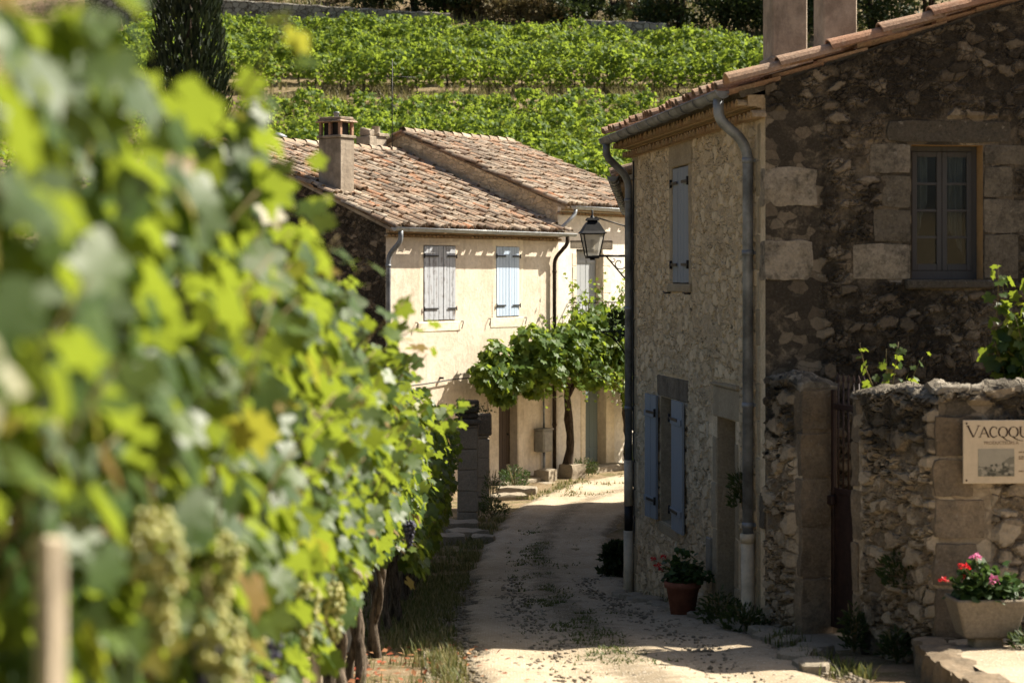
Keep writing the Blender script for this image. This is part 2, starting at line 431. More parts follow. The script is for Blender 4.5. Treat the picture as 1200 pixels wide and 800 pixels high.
def wood(name, c, worn, amt):
    g = G(name); p = g.obj(); r = g.attr('rnd')
    ps = g.vm('MULTIPLY', p, (14, 14, 0.9)); n1 = g.noise(ps, 2.2, 7, 0.7); n2 = g.noise(p, 9, 6, 0.7)
    cc = g.mix(g.math('MULTIPLY', r, 0.35), c, tuple(x*0.7 for x in c))
    k = g.math('ADD', g.math('MULTIPLY', n1, 0.7), g.math('MULTIPLY', n2, 0.4))
    cc = g.mix(g.sm(k, 0.72-amt*0.35, 0.86-amt*0.35), cc, worn)
    g.pbr(cc, 0.75, g.bump(n1, 0.5, 0.006), 0.25)
    return g.m
M['shutter_blue'] = wood('flaking blue grey shutter paint', (0.235,0.265,0.295), (0.17,0.155,0.13), 0.25)
M['shutter_pale'] = wood('pale sky blue shutter paint', (0.44,0.54,0.66), (0.40,0.42,0.42), 0.15)
M['shutter_worn'] = wood('worn grey mauve shutter paint', (0.40,0.425,0.455), (0.17,0.155,0.145), 0.5)
M['shutter_grey'] = wood('grey shutter paint', (0.33,0.35,0.36), (0.2,0.2,0.19), 0.2)
M['sash'] = wood('grey weathered window paint', (0.075,0.072,0.07), (0.045,0.04,0.036), 0.35)
M['door_wood'] = wood('bare brown door wood', (0.075,0.055,0.042), (0.045,0.034,0.026), 0.4)
M['door_grey'] = wood('grey green door paint', (0.16,0.20,0.20), (0.12,0.11,0.09), 0.25)

def glass(name, tint=(0.9,0.95,0.95)):
    g = G(name)
    gl = g.n('ShaderNodeBsdfGlossy', {'Color': (0.9,0.9,0.9), 'Roughness': 0.04})
    tr = g.n('ShaderNodeBsdfTransparent', {'Color': tint})
    fr = g.n('ShaderNodeFresnel', {'IOR': 1.5})
    mx = g.n('ShaderNodeMixShader', {0: g.math('MULTIPLY_ADD', fr.outputs[0], 0.55, 0.0), 1: tr.outputs[0], 2: gl.outputs[0]})
    g.t.links.new(mx.outputs[0], g.out.inputs[0]); return g.m
M['glass'] = glass('old window glass')
def frosted():
    g = G('dusty lantern glass')
    a = g.n('ShaderNodeBsdfTranslucent', {'Color': (0.8,0.78,0.72)}); b = g.n('ShaderNodeBsdfPrincipled', {'Base Color': (0.7,0.68,0.62), 'Roughness': 0.3})
    tr = g.n('ShaderNodeBsdfTransparent', {'Color': (0.9,0.9,0.88)})
    m1 = g.n('ShaderNodeMixShader', {0: 0.4, 1: a.outputs[0], 2: b.outputs[0]}); m2 = g.n('ShaderNodeMixShader', {0: 0.45, 1: m1.outputs[0], 2: tr.outputs[0]})
    g.t.links.new(m2.outputs[0], g.out.inputs[0]); return g.m
M['lamp_glass'] = frosted()

def leafmat(name, stops, trans, tfac=0.45, rough=0.5, spec=0.28):
    g = G(name); r = g.attr('rnd'); p = g.obj()
    c = g.ramp(r, stops)
    c = g.mix(g.math('MULTIPLY', g.noise(p, 25, 3), 0.5), c, tuple(0.8*x for x in stops[0][1]))
    t = g.mix(0.5, c, trans, 'MIX')
    b = g.n('ShaderNodeBsdfPrincipled', {'Base Color': c, 'Roughness': rough, 'Specular IOR Level': spec})
    tr = g.n('ShaderNodeBsdfTranslucent', {'Color': t})
    mx = g.n('ShaderNodeMixShader', {0: tfac, 1: b.outputs[0], 2: tr.outputs[0]})
    g.t.links.new(mx.outputs[0], g.out.inputs[0]); return g.m
VS = [(0, (0.026,0.065,0.014)), (0.5, (0.055,0.105,0.02)), (0.85, (0.11,0.165,0.026)), (0.96, (0.26,0.24,0.035)), (1, (0.25,0.15,0.04))]
M['vine_leaf'] = leafmat('vine leaf', VS, (0.42,0.50,0.035), 0.48, 0.45, 0.38)
M['hill_leaf'] = leafmat('hillside vine leaf', [(0, (0.06,0.115,0.02)), (0.5, (0.11,0.18,0.032)), (0.85, (0.18,0.245,0.042)), (1, (0.28,0.27,0.05))], (0.44,0.55,0.05), 0.5, 0.6, 0.2)
M['trellis_leaf'] = leafmat('trellis vine leaf', [(0, (0.05,0.105,0.018)), (0.6, (0.09,0.165,0.026)), (1, (0.17,0.22,0.035))], (0.40,0.48,0.04), 0.48)
M['dark_leaf'] = leafmat('evergreen shrub leaf', [(0, (0.022,0.042,0.014)), (0.7, (0.045,0.07,0.02)), (1, (0.08,0.09,0.03))], (0.08,0.11,0.02), 0.2, 0.55, 0.3)
M['scrub_leaf'] = leafmat('dry scrub leaf', [(0, (0.09,0.085,0.035)), (0.6, (0.16,0.12,0.055)), (1, (0.24,0.17,0.08))], (0.22,0.17,0.07), 0.25, 0.7, 0.2)
M['cypress_leaf'] = leafmat('cypress leaf', [(0, (0.012,0.022,0.010)), (0.7, (0.022,0.036,0.014)), (1, (0.04,0.05,0.018))], (0.03,0.04,0.01), 0.12, 0.6, 0.2)
M['pot_leaf'] = leafmat('geranium leaf', [(0, (0.03,0.07,0.018)), (1, (0.07,0.12,0.03))], (0.1,0.16,0.03), 0.3)
M['grass'] = leafmat('verge grass', [(0, (0.06,0.09,0.025)), (0.45, (0.11,0.13,0.04)), (0.7, (0.26,0.21,0.10)), (1, (0.36,0.29,0.15))], (0.22,0.22,0.06), 0.3, 0.6, 0.2)
M['weed'] = leafmat('lane weed', [(0, (0.03,0.055,0.016)), (0.7, (0.06,0.09,0.025)), (1, (0.12,0.12,0.05))], (0.1,0.13,0.03), 0.3, 0.6, 0.2)
M['petal_red'] = leafmat('red petal', [(0, (0.55,0.015,0.025)), (1, (0.72,0.03,0.04))], (0.7,0.03,0.04), 0.35)
M['petal_pink'] = leafmat('pink petal', [(0, (0.68,0.16,0.36)), (1, (0.8,0.3,0.5))], (0.8,0.25,0.45), 0.35)
M['petal_mag'] = leafmat('magenta petal', [(0, (0.5,0.03,0.25)), (1, (0.6,0.08,0.35))], (0.6,0.05,0.3), 0.35)
def bark(name, a, b):
    g = G(name); p = g.vm('MULTIPLY', g.obj(), (9, 9, 1.6)); n = g.noise(p, 3, 7, 0.75); n2 = g.noise(g.obj(), 30, 5)
    g.pbr(g.mix(g.sm(n, 0.35, 0.65), a, b), 0.95, g.bump(g.math('ADD', n, g.math('MULTIPLY', n2, .4)), 1.0, 0.03), 0.1); return g.m
M['bark'] = bark('old vine bark', (0.035,0.026,0.019), (0.19,0.15,0.11))
M['bark_dark'] = bark('dark bark', (0.022,0.017,0.013), (0.075,0.055,0.04))
M['cane'] = simple('green brown cane', (0.17,0.13,0.05), 0.7, 0, 0.3, 20)
def grape(name, c, sub, rough=0.35):
    g = G(name); r = g.attr('rnd'); cc = g.mix(r, tuple(x*0.7 for x in c), sub)
    b = g.pbr(cc, rough, None, 0.4); b.inputs['Subsurface Weight'].default_value = 0.15; b.inputs['Subsurface Radius'].default_value = (0.01,0.01,0.005); return g.m
M['grape_green'] = grape('unripe green grape', (0.24,0.28,0.06), (0.36,0.34,0.10))
M['grape_black'] = grape('black grape with bloom', (0.012,0.012,0.03), (0.06,0.06,0.11), 0.5)

def gravel():
    g = G('dusty gravel'); p = g.pos()
    n1 = g.noise(p, 0.7, 7, 0.65); n2 = g.noise(p, 9, 7, 0.75); v = g.vor(p, 42); v2 = g.vor(p, 17)
    c = g.mix(g.sm(n1, 0.35, 0.68), (0.47,0.385,0.275), (0.355,0.285,0.195))
    dirt = g.sm(g.math('ADD', g.attr('disp'), g.math('MULTIPLY', g.math('SUBTRACT', g.noise(p, 3.0, 8, 0.75), 0.5), 1.5)), 0.35, 0.85)
    c = g.mix(g.math('MULTIPLY', dirt, 0.85), c, g.mix(n2, (0.13,0.105,0.065), (0.27,0.22,0.15)))
    c = g.mix(0.55, c, g.ramp(n2, [(0.3, 0.55), (0.62, 1.0)]), 'MULTIPLY')
    sel = g.n('ShaderNodeSeparateColor', {0: v.outputs['Color']}).outputs[0]
    st = g.math('MULTIPLY', g.sm(sel, 0.62, 0.7), g.math('SUBTRACT', 1.0, g.sm(v.outputs['Distance'], 0.25, 0.42)))
    c = g.mix(g.math('MULTIPLY', st, 0.75), c, g.mix(sel, (0.36,0.32,0.26), (0.68,0.62,0.52)))
    sel2 = g.n('ShaderNodeSeparateColor', {0: v2.outputs['Color']}).outputs[1]
    st2 = g.math('MULTIPLY', g.sm(sel2, 0.8, 0.86), g.math('SUBTRACT', 1.0, g.sm(v2.outputs['Distance'], 0.18, 0.3)))
    c = g.mix(g.math('MULTIPLY', st2, 0.8), c, (0.55,0.50,0.43))
    h = g.math('ADD', g.math('ADD', g.math('MULTIPLY', st, 0.5), st2), n2)
    g.pbr(c, 0.95, g.bump(h, 0.8, 0.02), 0.1); return g.m
M['gravel'] = gravel()
def earth(name, a, b, gr, gamt):
    g = G(name); p = g.pos()
    n1 = g.noise(p, 0.8, 8, 0.7); n2 = g.noise(p, 14, 6, 0.75); n3 = g.noise(p, 2.6, 6, 0.7)
    c = g.mix(g.sm(n2, 0.35, 0.65), a, b)
    c = g.mix(g.math('MULTIPLY', g.sm(n3, 0.45, 0.6), gamt), c, gr)
    c = g.mix(0.5, c, g.ramp(n1, [(0.3, 0.6), (0.65, 1.0)]), 'MULTIPLY')
    v = g.vor(p, 30); sel = g.n('ShaderNodeSeparateColor', {0: v.outputs['Color']}).outputs[0]
    st = g.math('MULTIPLY', g.sm(sel, 0.8, 0.86), g.math('SUBTRACT', 1.0, g.sm(v.outputs['Distance'], 0.2, 0.4)))
    c = g.mix(g.math('MULTIPLY', st, 0.6), c, (0.5,0.44,0.34))
    g.pbr(c, 0.97, g.bump(g.math('ADD', n2, n1), 0.8, 0.04), 0.08); return g.m
M['earth'] = earth('dry earth and grass', (0.29,0.215,0.13), (0.19,0.14,0.085), (0.12,0.11,0.045), 0.75)

# ------------------------------------------------------------------ terrain
PROF = [(-80,4.0),(-30,0.8),(0,-1.65),(14,-2.85),(18,-3.19),(24,-3.83),(30,-4.15),(36,-4.25),(47,-4.3),(51,-2.6),(55,0.55),(77,5.5),(80,6.95),(82,7.6),(96,11.1),(130,22),(200,44),(420,95)]
_px = np.array([p[0] for p in PROF], float); _pz = np.array([p[1] for p in PROF], float)
def wall_line(x): return 95.8 - 0.34*(x+2)
def gz(x, y):
    x = np.asarray(x, float); y = np.asarray(y, float)
    z = (np.interp(y-0.5, _px, _pz) + np.interp(y, _px, _pz)*2 + np.interp(y+0.5, _px, _pz))/4
    z = z + 0.95*sstep((y - wall_line(x) + 0.05)/0.5)
    z = z + 0.25*np.sin(x*0.11+1)*np.clip((y-110)/30, 0, 3)
    return z
def gzf(x, y): return float(gz(x, y))

# ground: one sheet to the horizon
def axis(segs):
    out = []
    for a, b, s in segs: out += list(np.arange(a, b, s))
    return np.array(out + [segs[-1][1]])
gx = axis([(-300,-60,20),(-60,-24,4),(-24,-6,1),(-6,8,0.25),(8,24,1),(24,60,4),(60,300,20)])
gy = axis([(-80,0,4),(0,12,0.5),(12,48,0.25),(48,92,0.5),(92,104,0.25),(104,140,2),(140,420,14)])
XX, YY = np.meshgrid(gx, gy)
ZZ = gz(XX, YY)
rough = np.array([mnoise.noise(Vector((a*1.3, b*1.3, 0)))*0.02 + mnoise.noise(Vector((a*0.35, b*0.35, 3)))*0.03 for a, b in zip(XX.ravel(), YY.ravel())]).reshape(XX.shape)
ZZ = ZZ + rough - 0.02
mb = MB()
nx = len(gx); ny = len(gy); i, j = np.meshgrid(np.arange(nx-1), np.arange(ny-1)); i = i.ravel(); j = j.ravel()
mb.block(np.stack([XX, YY, ZZ], -1).reshape(-1, 3), np.stack([j*nx+i, j*nx+i+1, (j+1)*nx+i+1, (j+1)*nx+i], 1), 0, 0.5, True)
tag(mb.build('ground', M['earth']), 'dry earth and grass slope under the hamlet and hillside', 'ground', kind='structure')

# the lane: left and right edges along its course
LN = [  # (left x, left y, right x, right y)
 (-0.6,-6,2.6,-6),(-0.5,4,2.5,4),(-0.42,10,2.35,10),(-0.33,14,2.35,14),(-0.55,18,2.15,18),(-0.6,22,1.75,22),(-0.55,26,1.5,26),(-0.5,30,1.45,30),(-0.3,33,1.65,33),(0.0,36,2.2,36.4),(0.45,38.6,3.0,38.6),(1.2,41.2,4.6,41.0),(2.4,43.6,6.6,43.6),(4.5,46.5,9.5,46.5),(8,50.5,13,50)]
LNa = np.array(LN, float)
ts = np.linspace(0, len(LN)-1, 420)
def samp(k): return np.interp(ts, np.arange(len(LN)), LNa[:, k])
def smooth(a, n=9):
    k = np.ones(n)/n; return np.convolve(np.pad(a, n//2, 'edge'), k, 'valid')
L0 = np.stack([smooth(samp(0)), smooth(samp(1))], 1); L1 = np.stack([smooth(samp(2)), smooth(samp(3))], 1)
NA = 26
vs = []; dirt_ = []
for k in range(len(ts)):
    w0 = 0.16*mnoise.noise(Vector((0.3, L0[k,1]*1.1, 0))) + 0.10*mnoise.noise(Vector((4, L0[k,1]*4.2, 0)))
    w1 = 0.14*mnoise.noise(Vector((9.3, L1[k,1]*1.1, 0))) + 0.08*mnoise.noise(Vector((7, L1[k,1]*4.2, 0)))
    for a in range(NA+1):
        s = a/NA
        q = L0[k]*(1-s) + L1[k]*s
        q = q + np.array([w0*(1-s) + w1*s, 0])
        rut = 0.022*math.exp(-((s-0.27)/0.09)**2) + 0.022*math.exp(-((s-0.73)/0.09)**2)
        edge = 0.05*max(0, 1-min(s, 1-s)/0.06)
        z = gzf(q[0], q[1]) + 0.028 - rut - edge + 0.012*mnoise.noise(Vector((q[0]*3, q[1]*3, 1)))
        vs.append((q[0], q[1], z)); dirt_.append(.62*math.exp(-((s-.47)/.11)**2) + .75*max(0, 1-min(s, 1-s)/.13) + .18)
fs = [(k*(NA+1)+a, k*(NA+1)+a+1, (k+1)*(NA+1)+a+1, (k+1)*(NA+1)+a) for k in range(len(ts)-1) for a in range(NA)]
mb = MB(); mb.block(vs, fs, 0, 0.5, True, np.array(dirt_))
tag(mb.build('lane', M['gravel']), 'pale gravel lane curving down between the houses', 'lane', kind='structure')
# hillside farm track
mb = MB()
xs = np.linspace(-40, 30, 141)
vs = []
for x in xs:
    for k, y in enumerate((80.3, 80.9, 81.5)):
        y2 = y + 0.25*mnoise.noise(Vector((x*0.6, k, 5))); vs.append((x, y2, gzf(x, y2)+0.03))
mb.block(vs, [(i*3+k, i*3+3+k, i*3+4+k, i*3+1+k) for i in range(140) for k in range(2)], 0, 0.5, True)
g = earth('pale track dust', (0.31,0.23,0.15), (0.24,0.17,0.10), (0.15,0.125,0.06), 0.85)
tag(mb.build('path', g), 'dry earth track between the two hillside vineyards', 'path', kind='structure')

# ------------------------------------------------------------------ roofs, gutters and other house pieces
def tile_roof(mb, P0, E, S, width, length, pitch=0.21, step=0.34, r=0.085, jit=1.0, base=True, inset=0.06):
    """canal tiles: E along the eave, S up the slope; arched cover tiles over hollow channels"""
    P0 = np.array(P0, float); E = np.array(E, float); S = np.array(S, float); N = np.cross(E, S)
    if N[2] < 0: N = -N
    nc = int(round(width/pitch)); pitch = width/nc; nr = int(math.ceil(length/step)); tl = step*1.22
    seg = 6
    for c in range(nc+1):
        wob = random.uniform(-.012, .012)*jit
        for kr in range(nr):
            for kind in (0, 1):
                if kind == 1 and c == nc: continue
                x = c*pitch + (pitch/2 if kind == 1 else 0) + wob + random.uniform(-.012, .012)*jit
                s0 = kr*step + random.uniform(-.045, .045)*jit - (0.04 if kind == 0 else 0.0); s1 = min(s0+tl, length+0.05)
                lift0 = (0.035 if kind == 0 else -0.01) + random.uniform(-.010, .020)*jit; lift1 = lift0 - 0.028
                ra, rb = (r, r*0.82) if kind == 0 else (r*0.85, r*0.95)
                yaw = random.uniform(-.035, .035)*jit
                vs = []
                for (s, rr, lf, dx) in ((s0, ra, lift0, 0), (s1, rb, lift1, yaw)):
                    for thick in (0, 1):
                        q = rr - 0.014*thick
                        for a in range(seg+1):
                            t = math.pi*a/seg
                            h = q*math.sin(t)*0.85 if kind == 0 else -q*math.sin(t)*0.6 + (0.014*(1-thick))
                            vs.append(P0 + E*(x+dx-q*math.cos(t)) + S*s + N*(lf+h))
                m = seg+1; fs = []
                for a in range(seg):
                    fs.append((a, a+1, 2*m+a+1, 2*m+a)); fs.append((m+a, 3*m+a, 3*m+a+1, m+a+1))
                    fs.append((a, m+a, m+a+1, a+1))
                rv = random.random(); rv = rv if kind == 0 else rv*0.3
                mb.block(vs, fs, 0, rv, False)
    if base:
        a = P0 - N*0.05 + S*0.05 + E*inset; b = a + E*(width-inset*2); cc = b + S*(length-0.05); d = a + S*(length-0.05)
        lo = [p - N*0.06 for p in (a, b, cc, d)]
        mb.block([a, b, cc, d] + lo, [(0,1,2,3),(7,6,5,4),(0,4,5,1),(1,5,6,2),(2,6,7,3),(3,7,4,0)], 1, 0.2)

def ridge_tiles(mb, A, B, r=0.11, step=0.36):
    A = Vector(A); B = Vector(B); d = (B-A); n = int(d.length/step); d.normalize(); s = d.cross(Vector((0,0,1)))
    for k in range(n+1):
        p = A + d*(k*step); vs = []
        for (q, rr, lf) in ((0, r, 0.03), (min(step*1.2, (B-p).length+0.05), r*0.88, 0.0)):
            for a in range(7):
                t = math.pi*a/6; vs.append(tuple(p + d*q + s*(-rr*math.cos(t)) + Vector((0,0,rr*math.sin(t)*0.9+lf))))
        mb.block(vs, [(a, a+1, 7+a+1, 7+a) for a in range(6)], 0, random.random())

def genoise(mb, A, B, out, rows=2, r=0.062, pitch=0.15, depth=0.12, h=0.098):
    """rows of half-round tile ends projecting under the eave; A-B along the wall top, out = outward unit vector"""
    A = np.array(A, float); B = np.array(B, float); out = np.array(out, float)
    d = B-A; Ln = np.linalg.norm(d); d /= Ln; n = int(Ln/pitch); Z = np.array([0,0,1.0])
    for row in range(rows):
        pr = depth*(row+1); z = row*h
        for k in range(n+1):
            x = min((k + 0.5*(row % 2))*Ln/n, Ln-0.02); vs = []
            pj = pr + random.uniform(-.012, .006)
            for rr in (r, r-0.016):
                for q in (0.0, pj):
                    for a in range(7):
                        t = math.pi*a/6
                        vs.append(A + d*(x - rr*math.cos(t)) + out*q + Z*(z + 0.008 + rr*math.sin(t)*1.05))
            fs = []
            for a in range(6):
                fs += [(a, a+1, 7+a+1, 7+a), (14+a, 21+a, 21+a+1, 14+a+1), (7+a, 7+a+1, 21+a+1, 21+a)]
            mb.block(vs, fs, 0, random.random()*0.7+0.2, False)
        # mortar fill behind the tile ends and thin slab above
        for (p, z0, z1, mi) in ((pr-0.095, z, z+h-0.010, 1), (pr-0.055, z+h-0.010, z+h, 1)):
            a = A + out*p; b = B + out*p
            vs = [A+Z*z0, B+Z*z0, b+Z*z0, a+Z*z0, A+Z*z1, B+Z*z1, b+Z*z1, a+Z*z1]
            mb.block(vs, [(0,3,2,1),(4,5,6,7),(0,1,5,4),(1,2,6,5),(2,3,7,6),(3,0,4,7)], mi, 0.45)

def gutter(mb, A, B, r=0.07, joints=0.8, lip=True):
    A = Vector(A); B = Vector(B); d = (B-A).normalized(); s = d.cross(Vector((0,0,1))).normalized(); n = 9
    vs = []
    for q in (A, B):
        for rr in (r, r-0.006):
            for a in range(n):
                t = math.pi + math.pi*a/(n-1); vs.append(tuple(q + s*(rr*math.cos(t)) + Vector((0,0,rr*math.sin(t)))))
    fs = []
    for a in range(n-1):
        fs += [(a, a+1, 2*n+a+1, 2*n+a), (n+a, 3*n+a, 3*n+a+1, n+a+1)]
    mb.block(vs, fs, 0, 0.5, True)
    for q in (0, 2*n):
        c = vs[q:q+n]; mb.block(c, [list(range(n))], 0, 0.4)
    for sg in (-1, 1):
        mb.tube([tuple(A + s*(r*sg)), tuple(B + s*(r*sg))], 0.010, 6)
    k = 0.4
    while k < (B-A).length:
        p = A + d*k; ring = []
        for a in range(n):
            t = math.pi + math.pi*a/(n-1); ring.append(tuple(p + s*((r+0.004)*math.cos(t)) + Vector((0,0,(r+0.004)*math.sin(t)))))
        mb.tube(ring, 0.007, 4); k += joints

def arc_path(pts, n=5, rad=0.08):
    """rounds the corners of a polyline"""
    P = [Vector(p) for p in pts]; out = [P[0]]
    for a, b, c in zip(P, P[1:], P[2:]):
        u = (a-b); v = (c-b); q = min(rad, u.length*0.45, v.length*0.45)
        s = b + u.normalized()*q; e = b + v.normalized()*q
        for k in range(n+1):
            t = k/n; out.append(s*(1-t)**2 + b*2*t*(1-t) + e*t*t)
    return [tuple(p) for p in out + [P[-1]]]

def plank_panel(mb, o, U, V, w, h, t=0.028, planks=4, gap=0.004, bars=True, mi=0):
    """boarded panel in the plane U,V with the outside towards U x V"""
    o = Vector(o); U = Vector(U).normalized(); V = Vector(V).normalized(); N = U.cross(V)
    Mx = Matrix(((U.x, V.x, N.x, o.x), (U.y, V.y, N.y, o.y), (U.z, V.z, N.z, o.z), (0,0,0,1)))
    pw = w/planks
    for k in range(planks):
        mb.bbox((k*pw+gap/2, random.uniform(0,.006), -t/2), ((k+1)*pw-gap/2, h-random.uniform(0,.006), t/2+random.uniform(-.002,.002)), 0.003, mi, None, Mx)
    if bars:
        for q in (0.13, 0.82):
            mb.bbox((0.02, h*q, t/2+0.001), (w-0.02, h*q+0.07, t/2+0.018), 0.004, mi, 0.4, Mx)
    return Mx

def strap_hinges(parent, Mx, w, h, z0, side, t=0.028, face=1):
    for q in (0.13, 0.84):
        mb = MB(z0)
        a, b = (-0.02, w*0.72) if side == 0 else (w*0.28, w+0.02)
        mb.box((a, h*q+0.02, face*(t/2+0.0185)), (b, h*q+0.05, face*(t/2+0.025)), 0, 0.5, Mx)
        x = -0.012 if side == 0 else w+0.012
        mb.tube([tuple(Mx @ Vector((x, h*q-0.01, face*(t/2+.02)))), tuple(Mx @ Vector((x, h*q+0.08, face*(t/2+.02))))], 0.014, 6)
        mb.build('hinge', M['iron'], parent)

def stones_run(mb, boxes, mi=0, bev=0.012):
    for (lo, hi, r) in boxes: mb.bbox(lo, hi, bev, mi, r, None, 0.006)

def rough_block(mb, w, d, h, r, mi=0, c=(0,0,0), n=7, amp=.035):
    """hewn stone: a finely divided box pushed about by noise"""
    lo = np.array([-w/2,-d/2,-.08]); hi = np.array([w/2,d/2,h]); sd = rng.random(3)*20
    for ax in range(3):
        o1, o2 = [k for k in range(3) if k != ax]
        for sgn in (0, 1):
            vs = []
            for i_ in range(n+1):
                for j_ in range(n+1):
                    p = np.zeros(3); p[ax] = (lo, hi)[sgn][ax]; p[o1] = lo[o1]+(hi[o1]-lo[o1])*i_/n; p[o2] = lo[o2]+(hi[o2]-lo[o2])*j_/n
                    cc = (lo+hi)/2; hh = (hi-lo)/2; u = (p-cc)/hh
                    u = u*(1-.028*(np.sum(u**4)-1)); p = cc+u*hh
                    q = Vector(tuple(p*4+sd)); nv = mnoise.noise_vector(q)*amp + mnoise.noise_vector(q*3.1)*amp*.45
                    vs.append(p + np.array(nv) + np.array(c))
            fs = [(i_*(n+1)+j_, (i_+1)*(n+1)+j_, (i_+1)*(n+1)+j_+1, i_*(n+1)+j_+1) for i_ in range(n) for j_ in range(n)]
            flip = (sgn == 1) != (ax == 1)
            mb.block(vs, fs if flip else [f[::-1] for f in fs], mi, r, True)
ZS = (0,0,1)
# ================================================================== STONE HOUSE (right)
SZ = -3.95
th = math.atan2(0.135, 1)
stone_house = empty('stone_house', (2.29, 18.0, SZ), th)
tag(stone_house, 'tall stone house with blackened gable end and grey blue shutters beside the lane', 'house')
L = 6.15; W = 7.2; RS = 0.333; EZ = 1.62
lane_holes_y = {'up': (3.10, 3.92, -0.07, 1.20), 'low': (3.74, 4.54, -2.74, -1.34), 'door': (1.10, 1.84, -3.42, -1.38)}
lh = [(L-b, L-a, c, e) for (a, b, c, e) in lane_holes_y.values()]
mb = MB(SZ)
yflat = [(2.94,4.08,1.2,1.5),(2.97,4.05,-.16,1.2),(3.12,4.7,-1.34,-1.1),(3.58,4.64,-2.86,-2.74),(0.9,1.96,-1.38,-1.03),(0.93,1.1,-3.4,-1.38),(1.84,2.06,-3.4,-1.38),(0,.31,-3.1,1.6),(L-.29,L,-4,1.6)]
sheet(mb, (0,L,0), (0,-1,0), ZS, L, -4.3, EZ, lh, 0.024, None, 'lr', 0, flats=[(L-b, L-a, c, e) for (a, b, c, e) in yflat])
for h, dp in zip(lh, (0.16, 0.24, 0.3)): reveal(mb, (0,L,0), (0,-1,0), ZS, h, dp, 2)
gh = (1.37, 2.05, -0.02, 1.21)
gflat = [(0,.5,-3,1.5),(0.82,1.37,-0.02,0.31),(1.02,1.37,0.32,0.62),(1.1,1.37,0.63,0.93),(0.98,1.37,0.94,1.22),(2.05,2.38,-0.02,0.40),(2.05,2.55,0.41,0.72),(2.05,2.32,0.73,1.02),(2.05,2.45,1.03,1.22),(1.12,2.35,1.22,1.44),(1.3,2.14,-.105,-.02)]
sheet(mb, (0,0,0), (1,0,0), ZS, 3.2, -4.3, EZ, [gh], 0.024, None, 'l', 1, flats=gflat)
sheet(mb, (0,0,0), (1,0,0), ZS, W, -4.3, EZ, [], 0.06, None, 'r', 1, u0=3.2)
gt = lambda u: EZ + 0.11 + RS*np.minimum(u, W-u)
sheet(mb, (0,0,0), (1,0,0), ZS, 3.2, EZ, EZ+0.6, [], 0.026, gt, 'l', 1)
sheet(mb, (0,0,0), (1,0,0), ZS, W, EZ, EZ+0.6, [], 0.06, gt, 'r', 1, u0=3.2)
reveal(mb, (0,0,0), (1,0,0), ZS, gh, 0.22, 3)
sheet(mb, (W,0,0), (0,1,0), ZS, L, -4.3, EZ, [], 0.3, None, 'lr', 0, disp=False)
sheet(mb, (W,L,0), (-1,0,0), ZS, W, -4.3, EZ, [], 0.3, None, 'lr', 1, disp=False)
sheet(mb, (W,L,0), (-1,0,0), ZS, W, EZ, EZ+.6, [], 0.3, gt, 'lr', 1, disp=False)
mb.build('wall', [M['rubble'], M['gable'], M['quoin'], M['reveal']], stone_house)
# quoins at the near corner (dark and pale blocks alternating) and the far corner
mb = MB(SZ)
z = -2.9; k = 0
heights = [0.34,0.28,0.33,0.30,0.36,0.29,0.33,0.34,0.30,0.37,0.30,0.36,0.30]
tints = [0.6,0.4,0.5,0.45,0.2,0.5,0.08,0.62,0.1,0.68,0.12,0.85,0.4]
for hq, tq in zip(heights, tints):
    ln = 0.50 if k % 2 else 0.30
    if z + hq > 1.5: break
    zc_ = z+hq/2; tq = 1.0 if (-.0 < zc_ < .45 or .62 < zc_ < 1.05) else .22+.2*random.random()
    if tq == 1.0 or k in (2, 11): ln += random.uniform(-.06,.06); rough_block(mb, ln+.014, .18, hq-.08-.012, tq, 0, (ln/2-.007, .09-.014, z+.086), 14, .021); mb.build('quoin', M['dressed'], stone_house); mb = MB(SZ)
    z += hq; k += 1
mb = MB(SZ)
stones_run(mb, [((-0.012, 0.0+0.17, q), (0.05, 0.30 if n % 2 else 0.24, q+0.33), random.random()) for n, q in enumerate(np.arange(-3.0, 1.35, 0.34))])
mb.build('corner_stone', M['quoin'], stone_house)
mb = MB(SZ)
stones_run(mb, [((-0.012, L-0.28 if n % 2 else L-0.2, q), (0.05, L+0.012, q+0.33), random.random()*0.6) for n, q in enumerate(np.arange(-3.9, 1.35, 0.34))])
mb.build('corner_stone', M['quoin'], stone_house)
# surrounds of the gable window
mb = MB(SZ)
for (x0, x1, z0, z1, r) in ((2.05,2.38,-0.02,0.40,0.35),(2.05,2.55,0.41,0.72,0.5),(2.05,2.32,0.73,1.02,0.4),(2.05,2.45,1.03,1.22,0.3)):
    rough_block(mb, x1-x0, .15, z1-z0-.088, r, 0, ((x0+x1)/2+.008, .064, z0+.084), 10, .012)
mb.build('jamb', M['dressed'], stone_house)
mb = MB(SZ)
for (x0, x1, z0, z1, r) in ((0.82,1.37,-0.02,0.31,0.9),(1.02,1.37,0.32,0.62,0.3),(1.1,1.37,0.63,0.93,0.35),(0.98,1.37,0.94,1.22,0.6)):
    rough_block(mb, x1-x0, .15, z1-z0-.088, r, 0, ((x0+x1)/2-.008, .064, z0+.084), 10, .012)
mb.build('jamb', M['dressed'], stone_house)
mb = MB(SZ); rough_block(mb, 1.2, .18, .115, .12, 0, (1.73, .07, 1.315), 14, .018)
mb.build('lintel', M['dressed'], stone_house)
mb = MB(SZ); mb.bbox((1.30, -0.06, -0.105), (2.14, 0.18, -0.022), 0.015, 0, 0.1, None, 0.005)
mb.build('sill', M['dressed'], stone_house)
